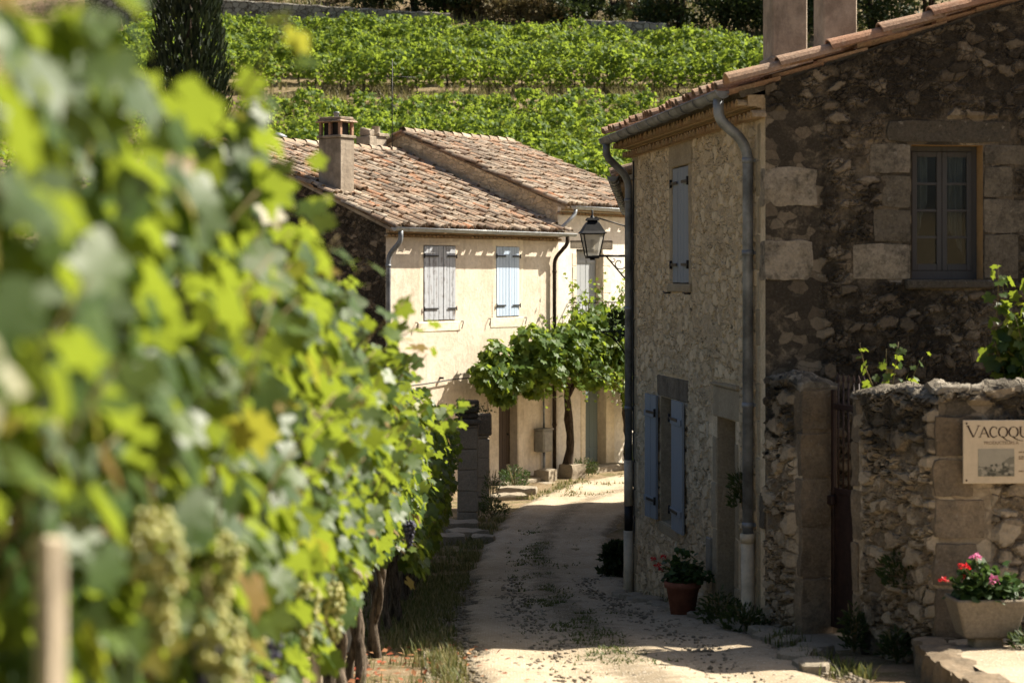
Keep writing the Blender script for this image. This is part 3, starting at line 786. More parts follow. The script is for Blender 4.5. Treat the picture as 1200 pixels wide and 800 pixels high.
# gable window
mb = MB(SZ); x0, x1, z0, z1 = 1.37, 2.05, -0.02, 1.21; yy = 0.15
mb.box((x0+.003,yy,z0+.003),(x0+0.05,yy+0.06,z1-.003)); mb.box((x1-0.05,yy,z0+.003),(x1-.003,yy+0.06,z1-.003))
mb.box((x0+0.051,yy,z1-0.05),(x1-0.051,yy+0.06,z1-.003)); mb.box((x0+0.051,yy-.01,z0+.003),(x1-0.051,yy+0.06,z0+0.08))
win = mb.build('window', M['sash'], stone_house)
xm = (x0+x1)/2
for (a, b) in ((x0+0.053, xm-0.002), (xm+0.002, x1-0.053)):
    mb = MB(SZ); s = 0.048; y0 = yy-0.012; y1 = yy+0.03; zb = z0+0.083; zt = z1-0.053
    mb.bbox((a,y0,zb),(a+s,y1,zt),.004); mb.bbox((b-s,y0,zb),(b,y1,zt),.004)
    mb.bbox((a+s,y0+.002,zb),(b-s,y1-.002,zb+0.06),.004); mb.bbox((a+s,y0+.002,zt-s),(b-s,y1-.002,zt),.004)
    for q in range(1, 4):
        zz = zb+0.06+(zt-s-zb-0.06)*q/4; mb.bbox((a+s,y0+.004,zz-0.012),(b-s,y1-.004,zz+0.012),.003)
    sash = mb.build('sash', M['sash'], win)
    mb = MB(SZ); mb.box((a+s-.005,yy+0.006,zb+.05),(b-s+.005,yy+0.010,zt-s+.005)); mb.build('pane', M['glass'], win)
for (a, b, drop) in ((x0+0.06, xm-0.10, 0.62), (xm+0.06, x1-0.10, 0.34)):
    mb = MB(SZ); n = 26; vs = []
    for k in range(n+1):
        u = k/n; px = a+(b-a)*u
        yv = yy+0.10+0.018*math.sin(u*19); zl = z0+0.12+drop*(u if a < xm-0.2 else (1-abs(u-0.3)))
        vs += [(px, yv, z1-0.05), (px, yv+0.006*math.sin(u*9), zl)]
    mb.block(vs, [(2*k, 2*k+1, 2*k+3, 2*k+2) for k in range(n)], 0, 0.5, True); mb.build('curtain', M['curtain'], win)
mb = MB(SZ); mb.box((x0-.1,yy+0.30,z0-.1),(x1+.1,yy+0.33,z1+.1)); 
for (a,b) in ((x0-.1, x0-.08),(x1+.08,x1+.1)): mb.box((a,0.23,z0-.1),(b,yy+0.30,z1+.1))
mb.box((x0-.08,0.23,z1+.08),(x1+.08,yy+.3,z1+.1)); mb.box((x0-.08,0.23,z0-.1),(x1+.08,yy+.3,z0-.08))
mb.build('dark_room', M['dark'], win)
# lane wall: upper closed shutters
a, b, c, e = lane_holes_y['up']
mb = MB(SZ); stones_run(mb, [((-0.013,a-0.16,e+.004),(0.06,b+0.16,e+0.30),0.4),((-0.013,a-0.13,c),(0.05,a-.004,e),0.5),((-0.013,b+.004,c),(0.05,b+0.13,e),0.45),((-0.03,a-0.14,c-0.09),(0.05,b+0.14,c-.004),0.3)], 0, 0.008)
mb.build('surround', M['quoin'], stone_house)
wm = (b-a)/2
for n, (y1) in enumerate((b, a+wm)):
    mb = MB(SZ); Mx = plank_panel(mb, (0.012, y1-0.003, c+0.01), (0,-1,0), ZS, wm-0.006, e-c-0.02, 0.03, 3, 0.005, False)
    s = mb.build('shutter', M['shutter_blue'], stone_house); strap_hinges(s, Mx, wm-0.006, e-c-0.02, SZ, n)
for yq in (a-0.08, b+0.1):
    mb = MB(SZ); mb.tube([(0.02,yq,c-0.1),(-0.06,yq,c-0.1),(-0.065,yq+0.09,c-0.09)], 0.011, 6); mb.build('shutter_catch', M['iron'], stone_house)
# lower window, shutters folded open
a, b, c, e = lane_holes_y['low']
mb = MB(SZ); stones_run(mb, [((-0.016,a-0.62,e+.004),(0.08,b+0.16,e+0.24),0.5)], 0, 0.012); mb.build('lintel', M['dressed'], stone_house)
mb = MB(SZ); stones_run(mb, [((-0.02,a-0.16,c-0.12),(0.08,b+0.1,c-.004),0.3)], 0, 0.01); mb.build('sill', M['quoin'], stone_house)
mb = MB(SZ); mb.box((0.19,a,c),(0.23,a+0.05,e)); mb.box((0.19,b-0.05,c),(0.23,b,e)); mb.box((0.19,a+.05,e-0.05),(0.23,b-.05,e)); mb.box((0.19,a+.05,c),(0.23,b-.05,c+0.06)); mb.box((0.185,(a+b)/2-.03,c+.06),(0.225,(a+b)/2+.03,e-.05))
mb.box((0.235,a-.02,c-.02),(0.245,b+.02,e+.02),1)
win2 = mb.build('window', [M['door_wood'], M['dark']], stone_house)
mb = MB(SZ); mb.box((0.205,a+.05,c+.06),(0.209,b-.05,e-.05)); mb.build('pane', M['glass'], win2)
for (y0, w, ang, side) in ((b+0.005, 0.44, R(5), 0), (a-0.01, 0.58, R(1), 1)):
    d = Vector((-math.sin(ang), math.cos(ang)*(1 if side == 0 else -1), 0))
    mb = MB(SZ); o = Vector((-0.045, y0, c-0.0))
    if side == 0: o2 = o + d*w; U = -d
    else: o2 = o; U = d
    Mx = plank_panel(mb, tuple(o2), tuple(U), ZS, w, e-c+0.01, 0.03, 4, 0.005, True)
    s = mb.build('shutter', M['shutter_blue'], stone_house); strap_hinges(s, Mx, w, e-c, SZ, 1-side)
# door
a, b, c, e = lane_holes_y['door']
mb = MB(SZ); stones_run(mb, [((-0.015,a-0.2,e+.004),(0.1,b+0.1,e+0.30),0.55),((-0.04,a-0.16,e+.304),(0.05,b+0.12,e+0.345),0.2)], 0, 0.01)
mb.build('lintel', M['quoin'], stone_house)
mb = MB(SZ); stones_run(mb, [((-0.012,b+.004,q),(0.1,b+(0.16 if n % 2 else 0.22),q+0.45),random.random()) for n, q in enumerate(np.arange(c, e-.3, 0.46))], 0, 0.01)
mb.build('jamb', M['quoin'], stone_house)
mb = MB(SZ); stones_run(mb, [((-0.012,a-(0.12 if n % 2 else 0.17),q),(0.1,a-.004,q+0.45),random.random()) for n, q in enumerate(np.arange(c, e-.3, 0.46))], 0, 0.01)
mb.build('jamb', M['quoin'], stone_house)
mb = MB(SZ); plank_panel(mb, (0.22, b-0.004, c+0.03), (0,-1,0), ZS, b-a-.008, e-c-0.04, 0.04, 5, 0.006, True); dr = mb.build('door', M['door_wood'], stone_house)
mb = MB(SZ); mb.blob((0.17, a+0.1, c+0.95), 0.025); mb.build('handle', M['iron'], dr)
mb = MB(SZ); mb.bbox((-0.22,a-0.08,-3.50),(0.28,b+0.1,-3.36),0.03,0,0.7,None,0.012); mb.build('doorstep', M['slab'], stone_house)
mb = MB(SZ); mb.bbox((-0.035,2.02,-2.98),(0.02,2.2,-2.62),0.01); mb.build('letter_box', M['meter'], stone_house)
mb = MB(SZ); mb.bbox((-0.02,2.18,-1.62),(0.02,2.24,-1.46),0.006); mb.build('door_bell', M['cream_pipe'], stone_house)
# roof
mb = MB(SZ); S = np.array([1,0,RS]); S /= np.linalg.norm(S); sl = (W/2+0.30)*math.hypot(1,RS)
tile_roof(mb, (-0.30,-0.04,1.71), (0,1,0), S, L+0.1, sl, 0.21, 0.40)
S2 = np.array([-1,0,RS]); S2 /= np.linalg.norm(S2)
tile_roof(mb, (W+0.30,-0.04,1.71), (0,1,0), S2, L+0.1, sl, 0.21, 0.40)
ridge_tiles(mb, (W/2,-0.08,1.73+RS*(W/2+.3)+.05), (W/2,L+0.1,1.73+RS*(W/2+.3)+.05))
Sv = np.array([1,0,RS])/math.hypot(1,RS)
q = -0.02
while q < sl-.1:
    ln_ = 0.50; vs = []
    for (s_, rr, lf) in ((q-.03, .105, .05), (min(q+ln_+.05, sl), .088, .015)):
        for thick in (0, .016):
            for a_ in range(9):
                t = math.pi*a_/8; c0 = np.array([-0.30,-0.05,1.71]) + Sv*s_ + np.array([0,-1,0])*(rr-thick)*math.cos(t) + np.array([-RS,0,1])/math.hypot(1,RS)*(lf+(rr-thick)*.95*math.sin(t)); vs.append(c0)
    fs = []
    for a_ in range(8): fs += [(a_,a_+1,18+a_+1,18+a_),(9+a_,27+a_,27+a_+1,9+a_+1),(a_,9+a_,9+a_+1,a_+1)]
    mb.block(vs, fs, 0, random.random(), False); q += ln_
roof = mb.build('roof', [M['tile_clean'], M['dressed']], stone_house)
mb = MB(SZ); genoise(mb, (0,0.02,1.44), (0,L,1.44), (-1,0,0), 2, 0.06, 0.145, 0.125, 0.105); mb.build('cornice', [M['genoise'], M['genoise']], stone_house)
mb = MB(SZ); gutter(mb, (-0.36,0.12,1.69), (-0.36,L-0.02,1.66), 0.068, 0.55); mb.build('gutter', M['zinc'], stone_house)
mb = MB(SZ)
pp = arc_path([(-0.36,0.3,1.63),(-0.36,0.3,1.45),(-0.075,0.34,1.22),(-0.075,0.34,-2.36)], 6, 0.16)
mb.tube(pp, 0.05, 12)
for zz in (1.05, 0.2,-1.2,-2.3): mb.tube([(-0.075,0.34,zz),(-0.075,0.34,zz+0.05)], 0.056, 12); mb.box((-0.03,0.32,zz+.01),(0.01,0.36,zz+.04))
dp = mb.build('downpipe', M['zinc'], stone_house)
mb = MB(SZ); mb.tube([(-0.075,0.34,-2.36),(-0.075,0.34,-3.25),(-0.085,0.34,-3.45)], 0.062, 14); mb.tube([(-0.075,0.34,-2.44),(-0.075,0.34,-2.355)], 0.068, 14); mb.build('pipe_shoe', M['cream_pipe'], dp)
mb = MB(SZ); yb = L-0.06
mb.tube(arc_path([(-0.36,yb-.1,1.61),(-0.36,yb-.1,1.45),(-0.07,yb,1.2),(-0.07,yb,-2.2)], 6, 0.14), 0.045, 12)
for zz in (0.9,-0.4,-1.6): mb.tube([(-0.07,yb,zz),(-0.07,yb,zz+0.05)], 0.052, 12); mb.box((-0.03,yb-.02,zz+.01),(0.01,yb+.02,zz+.04))
dp = mb.build('downpipe', M['zinc'], stone_house)
mb = MB(SZ); mb.tube([(-0.07,yb,-2.2),(-0.07,yb,-2.75)], 0.055, 12, 0); mb.tube([(-0.07,yb,-2.75),(-0.07,yb,-3.05)], 0.052, 12, 1); mb.tube([(-0.07,yb,-3.05),(-0.07,yb,-4.0)], 0.06, 12, 0); mb.build('pipe_shoe', [M['cream_pipe'], M['iron']], dp)
mb = MB(SZ); cb = [(-0.02-0.012*math.sin(q*5), L-0.13+0.02*math.sin(q*3.1), 1.4-q*4.6) for q in np.linspace(0,1,24)]; mb.tube(cb, 0.011, 5); mb.build('cable', M['cable'], stone_house)
for (cx, cy, w, zb, zt, tt) in ((0.66, 1.72, 0.36, 1.75, 3.35, 0), (2.08, 4.7, 0.40, 2.2, 3.27, 1)):
    mb = MB(SZ)
    mb.bbox((cx-w/2,cy-w/2,zb),(cx+w/2,cy+w/2,zt),0.015); mb.bbox((cx-w/2-.05,cy-w/2-.05,zt+.002),(cx+w/2+.05,cy+w/2+.05,zt+0.07),0.015)
    if tt == 0: mb.bbox((cx-w/2-.03,cy-w/2-.03,zb),(cx+w/2+.03,cy+w/2+.03,zb+0.42),0.02)
    for dx in (-1,1):
        for dy in (-1,1): mb.box((cx+dx*(w/2-.05)-.05,cy+dy*(w/2-.05)-.05,zt+.072),(cx+dx*(w/2-.05)+.05,cy+dy*(w/2-.05)+.05,zt+.25))
    mb.bbox((cx-w/2-.06,cy-w/2-.06,zt+.252),(cx+w/2+.06,cy+w/2+.06,zt+.31),0.02)
    mb.build('chimney', M['chimney'], roof)

# ================================================================== second house down the lane (only its eave shows)
NZ = -4.35
nh = empty('lane_house', (1.62, 25.3, NZ), -math.atan2(0.069, 1))
tag(nh, 'house behind the stone house, only its eave and gutter showing past the downpipe', 'house')
mb = MB(NZ); Ln2 = 12.6; W2 = 6.5; E2 = 1.2
gt2 = lambda u: E2 + 0.08 + 0.33*np.minimum(u, W2-u)
sheet(mb, (0,Ln2,0), (0,-1,0), ZS, Ln2, NZ-.3, E2, [(2.0,2.9,-.6,.7),(7,7.9,-.6,.7),(4.5,5.4,NZ-.3,-2.2)], 0.08, None, 'lr', 0)
for h in [(2.0,2.9,-.6,.7),(7,7.9,-.6,.7),(4.5,5.4,NZ-.3,-2.2)]: reveal(mb, (0,Ln2,0), (0,-1,0), ZS, h, 0.12, 1)
for (o, U, w) in (((0,0,0),(1,0,0),W2), ((W2,Ln2,0),(-1,0,0),W2)):
    sheet(mb, o, U, ZS, w, NZ-.3, E2, [], 0.12, None, 'lr', 0); sheet(mb, o, U, ZS, w, E2, E2+.6, [], 0.12, gt2, 'lr', 0)
sheet(mb, (W2,0,0), (0,1,0), ZS, Ln2, NZ-.3, E2, [], 0.3, None, 'lr', 0)
mb.build('wall', [M['rubble'], M['quoin']], nh)
for (a, b, c, e) in ((2.0,2.9,-.6,.7),(7,7.9,-.6,.7)):
    for q in (0, 1):
        mb = MB(NZ); plank_panel(mb, (0.03, Ln2-a-q*0.45-.003, c+.01), (0,-1,0), ZS, 0.444, e-c-.02, .03, 3, .005, False); mb.build('shutter', M['shutter_grey'], nh)
mb = MB(NZ); plank_panel(mb, (0.08, Ln2-4.5-.003, NZ-.1), (0,-1,0), ZS, 0.89, 2.1, .04, 5, .005, True); mb.build('door', M['door_wood'], nh)
mb = MB(NZ); S = np.array([1,0,.33]); S /= np.linalg.norm(S); sl = (W2/2+.3)*math.hypot(1,.33)
tile_roof(mb, (-.28,-.1,1.30), (0,1,0), S, Ln2+.2, sl, 0.21, 0.40)
S2 = np.array([-1,0,.33]); S2 /= np.linalg.norm(S2); tile_roof(mb, (W2+.28,-.1,1.30), (0,1,0), S2, Ln2+.2, sl, 0.21, 0.40)
ridge_tiles(mb, (W2/2,-.1,1.33+.33*(W2/2+.28)+.05), (W2/2,Ln2+.1,1.33+.33*(W2/2+.28)+.05))
mb.build('roof', [M['tile'], M['concrete']], nh)
mb = MB(NZ); genoise(mb, (0,0,E2-.16), (0,Ln2,E2-.16), (-1,0,0)); mb.build('cornice', [M['genoise'], M['genoise']], nh)
mb = MB(NZ); gutter(mb, (-.34,-.05,1.28), (-.34,Ln2+.05,1.25), 0.065); mb.build('gutter', M['zinc'], nh)

# ================================================================== OCHRE HOUSE and CREAM HOUSE (centre)
OZ = -4.33; OA = math.atan2(4.5, 3.27)
OO = (-2.44, 38.5)
def ow(x, y, z=None):     # ochre house local -> world
    c, s = math.cos(OA), math.sin(OA)
    p = (OO[0] + c*x - s*y, OO[1] + s*x + c*y)
    return p if z is None else (*p, z)
ochre = empty('ochre_house', (*OO, OZ), OA)
tag(ochre, 'sunlit ochre rendered house with tiled roof, tall chimney and two closed shutter pairs', 'house')
OW = 5.86; OD = 4.6; OE = 0.98; ORS = 0.41; BD = 8.6
holes = [(1.17,2.20,-0.86,0.64), (3.58,4.40,-0.82,0.65), (3.62,4.30,-4.6,-2.2)]
mb = MB(OZ)
sheet(mb, (0,0,0), (1,0,0), ZS, OW, -4.6, OE, holes, 0.08, None, '', 0, disp=False)
for h, dpt in zip(holes, (0.05, 0.05, 0.20)): reveal(mb, (0,0,0), (1,0,0), ZS, h, dpt, 0)
def ot(u): return OE + 0.04 + ORS*np.minimum(BD-u, u)*1.0
sheet(mb, (0,BD,0), (0,-1,0), ZS, BD, -4.6, OE, [], 0.05, None, 'lr', 1)
sheet(mb, (0,BD,0), (0,-1,0), ZS, BD, OE, OE+.8, [], 0.05, ot, 'lr', 1)
sheet(mb, (OW,0,0), (0,1,0), ZS, BD, -4.6, OE, [], 0.5, None, 'lr', 1, disp=False)
sheet(mb, (OW,0,0), (0,1,0), ZS, BD, OE, OE+.8, [], 0.5, ot, 'lr', 1, disp=False)
sheet(mb, (OW,BD,0), (-1,0,0), ZS, OW, -4.6, OE, [], 0.5, None, 'lr', 0, disp=False)
mb.build('wall', [M['ochre'], M['gable']], ochre)
# paler surrounds, sills
for (a, b, c, e) in holes[:2]:
    mb = MB(OZ); w = 0.14
    mb.bbox((a-w,-0.006,c-0.02),(a-.003,0.03,e),.004,0,.5,None,.012); mb.bbox((b+.003,-0.006,c-.02),(b+w,0.03,e),.004,0,.5,None,.012)
    mb.bbox((a-w,-0.0065,e+.003),(b+w,0.03,e+0.15),.004,0,.5,None,.012); mb.bbox((a-w-.05,-0.011,c-0.22),(b+w+.03,0.03,c-.023),.006,0,.5,None,.012)
    mb.build('surround', M['patch'], ochre)
for (a, b, c, e), mt in zip(holes[:2], ('shutter_worn', 'shutter_pale')):
    wl = (b-a)*(0.6 if mt == 'shutter_worn' else 0.54)
    for n, (s0, w) in enumerate(((a, wl), (a+wl, b-a-wl))):
        mb = MB(OZ); Mx = plank_panel(mb, (s0+.006, 0.0, c+.01), (1,0,0), ZS, w-.012, e-c-.02, .035, 4, .006, False)
        s = mb.build('shutter', M[mt], ochre); strap_hinges(s, Mx, w-.012, e-c-.02, OZ, n)
    for xq in (a-0.25, b+0.2):
        mb = MB(OZ); mb.tube([(xq,0.02,c-.03),(xq,-0.06,c-.03),(xq-.02,-0.065,c-.07),(xq-.05,-0.05,c-.18)], 0.009, 5); mb.build('shutter_catch', M['iron'], ochre)
mb = MB(OZ); plank_panel(mb, (3.62+.004, 0.18, -4.3), (1,0,0), ZS, 0.672, 2.09, .04, 5, .006, True); dr = mb.build('door', M['door_wood'], ochre)
mb = MB(OZ); mb.blob((4.2,0.14,-3.3),0.025); mb.build('handle', M['iron'], dr)
mb = MB(OZ); mb.bbox((3.3,-0.45,-4.45),(4.75,0.0-.002,-4.20),0.03,0,.6,None,.015); mb.bbox((3.0,-0.85,-4.5),(4.6,-0.455,-4.30),0.03,0,.8,None,.02); mb.build('doorstep', M['slab'], ochre)
mb = MB(OZ); mb.bbox((3.28,-0.06,-4.5),(3.617,0.05,-2.1),.02,0,.6,None,.02); mb.build('jamb', M['ochre'], ochre); mb = MB(OZ); mb.bbox((4.303,-.06,-4.2),(4.52,0.05,-2.1),.02,0,.7,None,.02); mb.build('jamb', M['ochre'], ochre)
# roof
mb = MB(OZ); S = np.array([0,1,ORS]); S /= np.linalg.norm(S); OVR = 0.26
tile_roof(mb, (-0.10,-OVR,OE+0.04-ORS*OVR+.06), (1,0,0), S, OW+0.02, (BD/2+OVR)*math.hypot(1,ORS), 0.195, 0.33, 0.08, 1.7)
S2 = np.array([0,-1,ORS]); S2 /= np.linalg.norm(S2)
tile_roof(mb, (-0.10,BD+OVR,OE+0.04-ORS*OVR+.06), (1,0,0), S2, OW+0.02, (BD/2+OVR)*math.hypot(1,ORS), 0.195, 0.33, 0.08, 1.7)
RZ = OE+0.04+ORS*BD/2+.08
ridge_tiles(mb, (-0.1,BD/2,RZ), (OW-.1,BD/2,RZ))
oroof = mb.build('roof', [M['tile'], M['chimney']], ochre)
mb = MB(OZ); genoise(mb, (0,0,0.78), (OW,0,0.78), (0,-1,0), 2, 0.05, 0.125, 0.09, 0.085); mb.build('cornice', [M['genoise'], M['genoise']], ochre)
mb = MB(OZ); gutter(mb, (-0.16,-0.34,0.955), (OW+0.14,-0.34,0.94), 0.065, 2.9); mb.build('gutter', M['zinc_light'], ochre)
mb = MB(OZ); mb.tube(arc_path([(0.04,-0.34,0.90),(0.04,-0.34,0.70),(-0.02,-0.08,0.42),(-0.02,-0.08,-4.3)], 6, 0.14), 0.048, 10)
for zz in (0.2,-1.6,-3.2): mb.tube([(-.02,-.08,zz),(-.02,-.08,zz+.05)], .055, 10)
mb.build('downpipe', M['zinc'], ochre)
mb = MB(OZ); mb.tube(arc_path([(5.72,-0.34,0.90),(5.72,-0.34,0.72),(5.60,-0.08,0.4),(5.60,-0.08,-4.3)], 6, 0.14), 0.042, 10)
for zz in (0.1,-1.6,-3.2): mb.tube([(5.6,-.08,zz),(5.6,-.08,zz+.05)], .05, 10)
mb.build('downpipe', M['bark_dark'], ochre)
# chimneys of the ochre house
def big_chimney(cx, cy, wx, wy, zb, zt):
    mb = MB(OZ); mb.bbox((cx-wx/2,cy-wy/2,zb),(cx+wx/2,cy+wy/2,zt-0.42),.012); mb.bbox((cx-wx/2-.03,cy-wy/2-.03,zt-0.418),(cx+wx/2+.03,cy+wy/2+.03,zt-0.36),.01)
    ch = mb.build('chimney', M['chimney'], oroof)
    for dx in (-1,1):
        for dy in (-1,0,1): mb = MB(OZ); mb.bbox((cx+dx*(wx/2-.035)-.035,cy+dy*(wy/2-.04)-.03,zt-.358),(cx+dx*(wx/2-.035)+.035,cy+dy*(wy/2-.04)+.03,zt-.10),.006); mb.build('flue_pillar', M['tile_clean'], ch)
    mb = MB(OZ)
    for r_ in range(3):
        mb.bbox((cx-wx/2-.05+.03*r_,cy-wy/2-.05+.03*r_,zt-.098+.035*r_),(cx+wx/2+.05-.03*r_,cy+wy/2+.05-.03*r_,zt-.066+.035*r_),.01,0,random.random(),None,.008)
    mb.build('cap', M['tile'], ch)
    mb = MB(OZ); mb.lathe([(0.05,0),(0.05,.07),(.065,.075),(.06,.1),(.02,.11),(0,.11)], (cx,cy,zt+.01)); mb.build('cowl', M['zinc'], ch)
    mb = MB(OZ); mb.box((cx-wx/2+.08,cy-wy/2+.08,zt-.35),(cx+wx/2-.08,cy+wy/2-.08,zt-.11)); mb.build('flue', M['dark'], ch)
big_chimney(0.33, 1.55, 0.42, 0.58, 1.2, 3.18)
mb = MB(OZ); cx, cy = 5.35, 4.85
mb.bbox((cx-.32,cy-.2,2.2),(cx+.3,cy+.2,3.22),.015); mb.bbox((cx-.02,cy-.24,3.222),(cx+.36,cy+.24,3.30),.012); mb.bbox((cx-.3,cy-.15,3.222),(cx-.06,cy+.12,3.4),.02,0,None,None,.03); mb.lathe([(.1,0),(.09,.16),(.1,.17)], (cx+.15,cy,3.3))
mb.build('chimney', M['chimney'], oroof)
mb = MB(OZ); mb.bbox((1.9,4.55,2.5),(2.2,4.85,2.98),.01); mb.lathe([(.16,0),(.19,.05),(.05,.12),(0,.13)], (2.05,4.7,2.99)); mb.build('roof_vent', M['zinc'], oroof)
# TV antenna
ax, ay = 5.3, 4.2; az = OE+.04+ORS*ay+.12
wx_, wy_ = ow(ax, ay)
ant = empty('tv_antenna', (wx_, wy_, az), OA); tag(ant, 'thin aerial mast with crossbars on the ochre roof', 'antenna')
mb = MB(); mb.tube([(0,0,-.15),(0,0,2.1)], 0.011, 6); mb.build('mast', M['iron'], ant)
mb = MB(); mb.tube([(-.1,-.05,1.05),(.55,.35,1.06)], .008, 5)
for q in np.linspace(0,1,6): mb.tube([(-.1+.65*q,-.05+.4*q-.0,1.03),(-.1+.65*q,-.05+.4*q,1.10)], .005, 4)
mb.build('boom', M['iron'], ant)
mb = MB(); mb.tube([(-.1,.1,1.7),(.5,-.3,1.7)], .008, 5)
for q in np.linspace(0,1,9): mb.tube([(-.1+.6*q-.1,.1-.4*q-.14,1.7),(-.1+.6*q+.1,.1-.4*q+.14,1.72)], .005, 4)
mb.build('boom', M['iron'], ant)
mb = MB(); mb.bbox((-.12,-.1,-.16),(.12,.12,-.06),.02); mb.build('base_plate', M['zinc_light'], ant)

# cream house, taller, its front in line with the ochre one
CX0 = OW+.02; CW = 4.1; CE = 1.56; CRS = 0.385
cxo, cyo = ow(CX0, 0.03)
cream = empty('cream_house', (cxo, cyo, OZ), OA)
tag(cream, 'pale cream house with a small balcony, joined to the right of the ochre house', 'house')
mb = MB(OZ)
ch_ = [(0.72,1.78,-0.95,0.62), (1.08,1.92,-4.6,-2.1)]
sheet(mb, (0,0,0), (1,0,0), ZS, CW, -4.6, CE, ch_, 0.08, None, '', 0, disp=False)
reveal(mb, (0,0,0), (1,0,0), ZS, ch_[0], 0.3, 1); reveal(mb, (0,0,0), (1,0,0), ZS, ch_[1], 0.28, 1)
def ct(u): return CE + 0.04 + CRS*np.minimum(BD-u, u)
for (o, U) in (((0,BD,0),(0,-1,0)), ((CW,0,0),(0,1,0))):
    sheet(mb, o, U, ZS, BD, -4.6, CE, [], 0.06, None, 'lr', 2); sheet(mb, o, U, ZS, BD, CE, CE+.8, [], 0.06, ct, 'lr', 2)
sheet(mb, (CW,BD,0), (-1,0,0), ZS, CW, -4.6, CE, [], 0.5, None, 'lr', 0, disp=False)
mb.build('wall', [M['cream_wall'], M['ochre'], M['rubble']], cream)
a, b, c, e = ch_[0]
mb = MB(OZ); stones_run(mb, [((b+.004,-.014,q),(b+(.22 if n % 2 else .32),.04,q+.29),.7+.3*random.random()) for n, q in enumerate(np.arange(c,e-.2,.3))], 0, .008); mb.build('surround', M['patch'], cream); mb = MB(OZ); stones_run(mb, [((a-.16,-.014,q),(a-.004,.04,q+.29),.9) for q in np.arange(c,e-.2,.3)], 0, .008)
mb.build('surround', M['patch'], cream)
mb = MB(OZ); mb.bbox((a-.25,-.018,e+.004),(b+.4,.06,e+.22),.02,0,.3,None,.015); mb.build('lintel', M['dressed'], cream)
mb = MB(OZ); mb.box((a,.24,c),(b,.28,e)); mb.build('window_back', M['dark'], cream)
mb = MB(OZ); Mx = plank_panel(mb, (a+.01,0.20,c+.02), (1,0,0), ZS, 0.62, e-c-.05, .035, 3, .006, True); mb.build('shutter', M['shutter_grey'], cream)
mb = MB(OZ); Mx = plank_panel(mb, (a+.64,0.20,c+.02), (1,0,0), ZS, 0.40, e-c-.05, .035, 2, .006, True); mb.build('shutter', M['shutter_grey'], cream)
# balcony
mb = MB(OZ); mb.bbox((0.35,-.55,c-.15),(3.6,-.002,c-.04),.015); bal = mb.build('balcony', M['concrete'], cream)
mb = MB(OZ)
mb.tube([(.4,-.02,c+.40),(.4,-.5,c+.40),(3.55,-.5,c+.40),(3.55,-.02,c+.40)], .018, 6); mb.tube([(.4,-.5,c+.03),(3.55,-.5,c+.03)], .012, 6)
for xq in np.arange(.45,3.55,.115): mb.tube([(xq,-.5,c+.03),(xq,-.5,c+.40)], .008, 5)
for yq in (-.38,-.26,-.14): 
    for xq in (.4,3.55): mb.tube([(xq,yq,c-.04),(xq,yq,c+.40)], .008, 5)
mb.build('railing', M['iron'], bal)
a, b, c, e = ch_[1]
mb = MB(OZ); plank_panel(mb, (a+.004,.25,-4.15), (1,0,0), ZS, b-a-.008, e+4.15, .04, 5, .006, True); mb.build('door', M['door_grey'], cream)
mb = MB(OZ); mb.bbox((a-.2,-.4,-4.5),(b+.25,.225,-4.17),.03,0,.6,None,.012); mb.build('doorstep', M['slab'], cream)
mb = MB(OZ); mb.bbox((a-.2,-.02,-4.4),(a-.003,.05,e+.1),.012,0,.9,None,.012); mb.build('jamb', M['patch'], cream); mb = MB(OZ); mb.bbox((b+.003,-.02,-4.4),(b+.3,.05,e+.1),.012,0,.6,None,.012); mb.build('jamb', M['patch'], cream)
mb = MB(OZ); S = np.array([0,1,CRS]); S /= np.linalg.norm(S)
tile_roof(mb, (-.06,-OVR,CE+.04-CRS*OVR+.06), (1,0,0), S, CW+.15, (BD/2+OVR)*math.hypot(1,CRS), .195, .33, .08, 1.3)
S2 = np.array([0,-1,CRS]); S2 /= np.linalg.norm(S2)
tile_roof(mb, (-.06,BD+OVR,CE+.04-CRS*OVR+.06), (1,0,0), S2, CW+.15, (BD/2+OVR)*math.hypot(1,CRS), .195, .33, .08, 1.3)
ridge_tiles(mb, (-.05,BD/2,CE+.04+CRS*BD/2+.08), (CW+.1,BD/2,CE+.04+CRS*BD/2+.08))
mb.build('roof', [M['tile'], M['chimney']], cream)
mb = MB(OZ); genoise(mb, (0,0,CE-.2), (CW,0,CE-.2), (0,-1,0), 2, .05, .125, .09, .085); mb.build('cornice', [M['genoise'], M['cream_wall']], cream)
mb = MB(OZ); gutter(mb, (0.12,-.34,CE-.02), (CW+.1,-.34,CE-.04), .065, 2.5); mb.tube(arc_path([(0.2,-.34,CE-.08),(0.16,-.34,CE-.2),(-.28,-.2,0.98)],4,.1), .04, 8); mb.build('gutter', M['zinc_light'], cream)

# ================================================================== yard wall with gate, sign wall, terrace
YZ = -3.3
ya = math.atan2(-0.9389, 0.3443)       # direction from the house corner towards the camera
yard = empty('yard_wall', (2.29, 18.0, YZ), ya)
tag(yard, 'rough stone yard wall with dark lichened top, meeting the black gable house', 'wall')
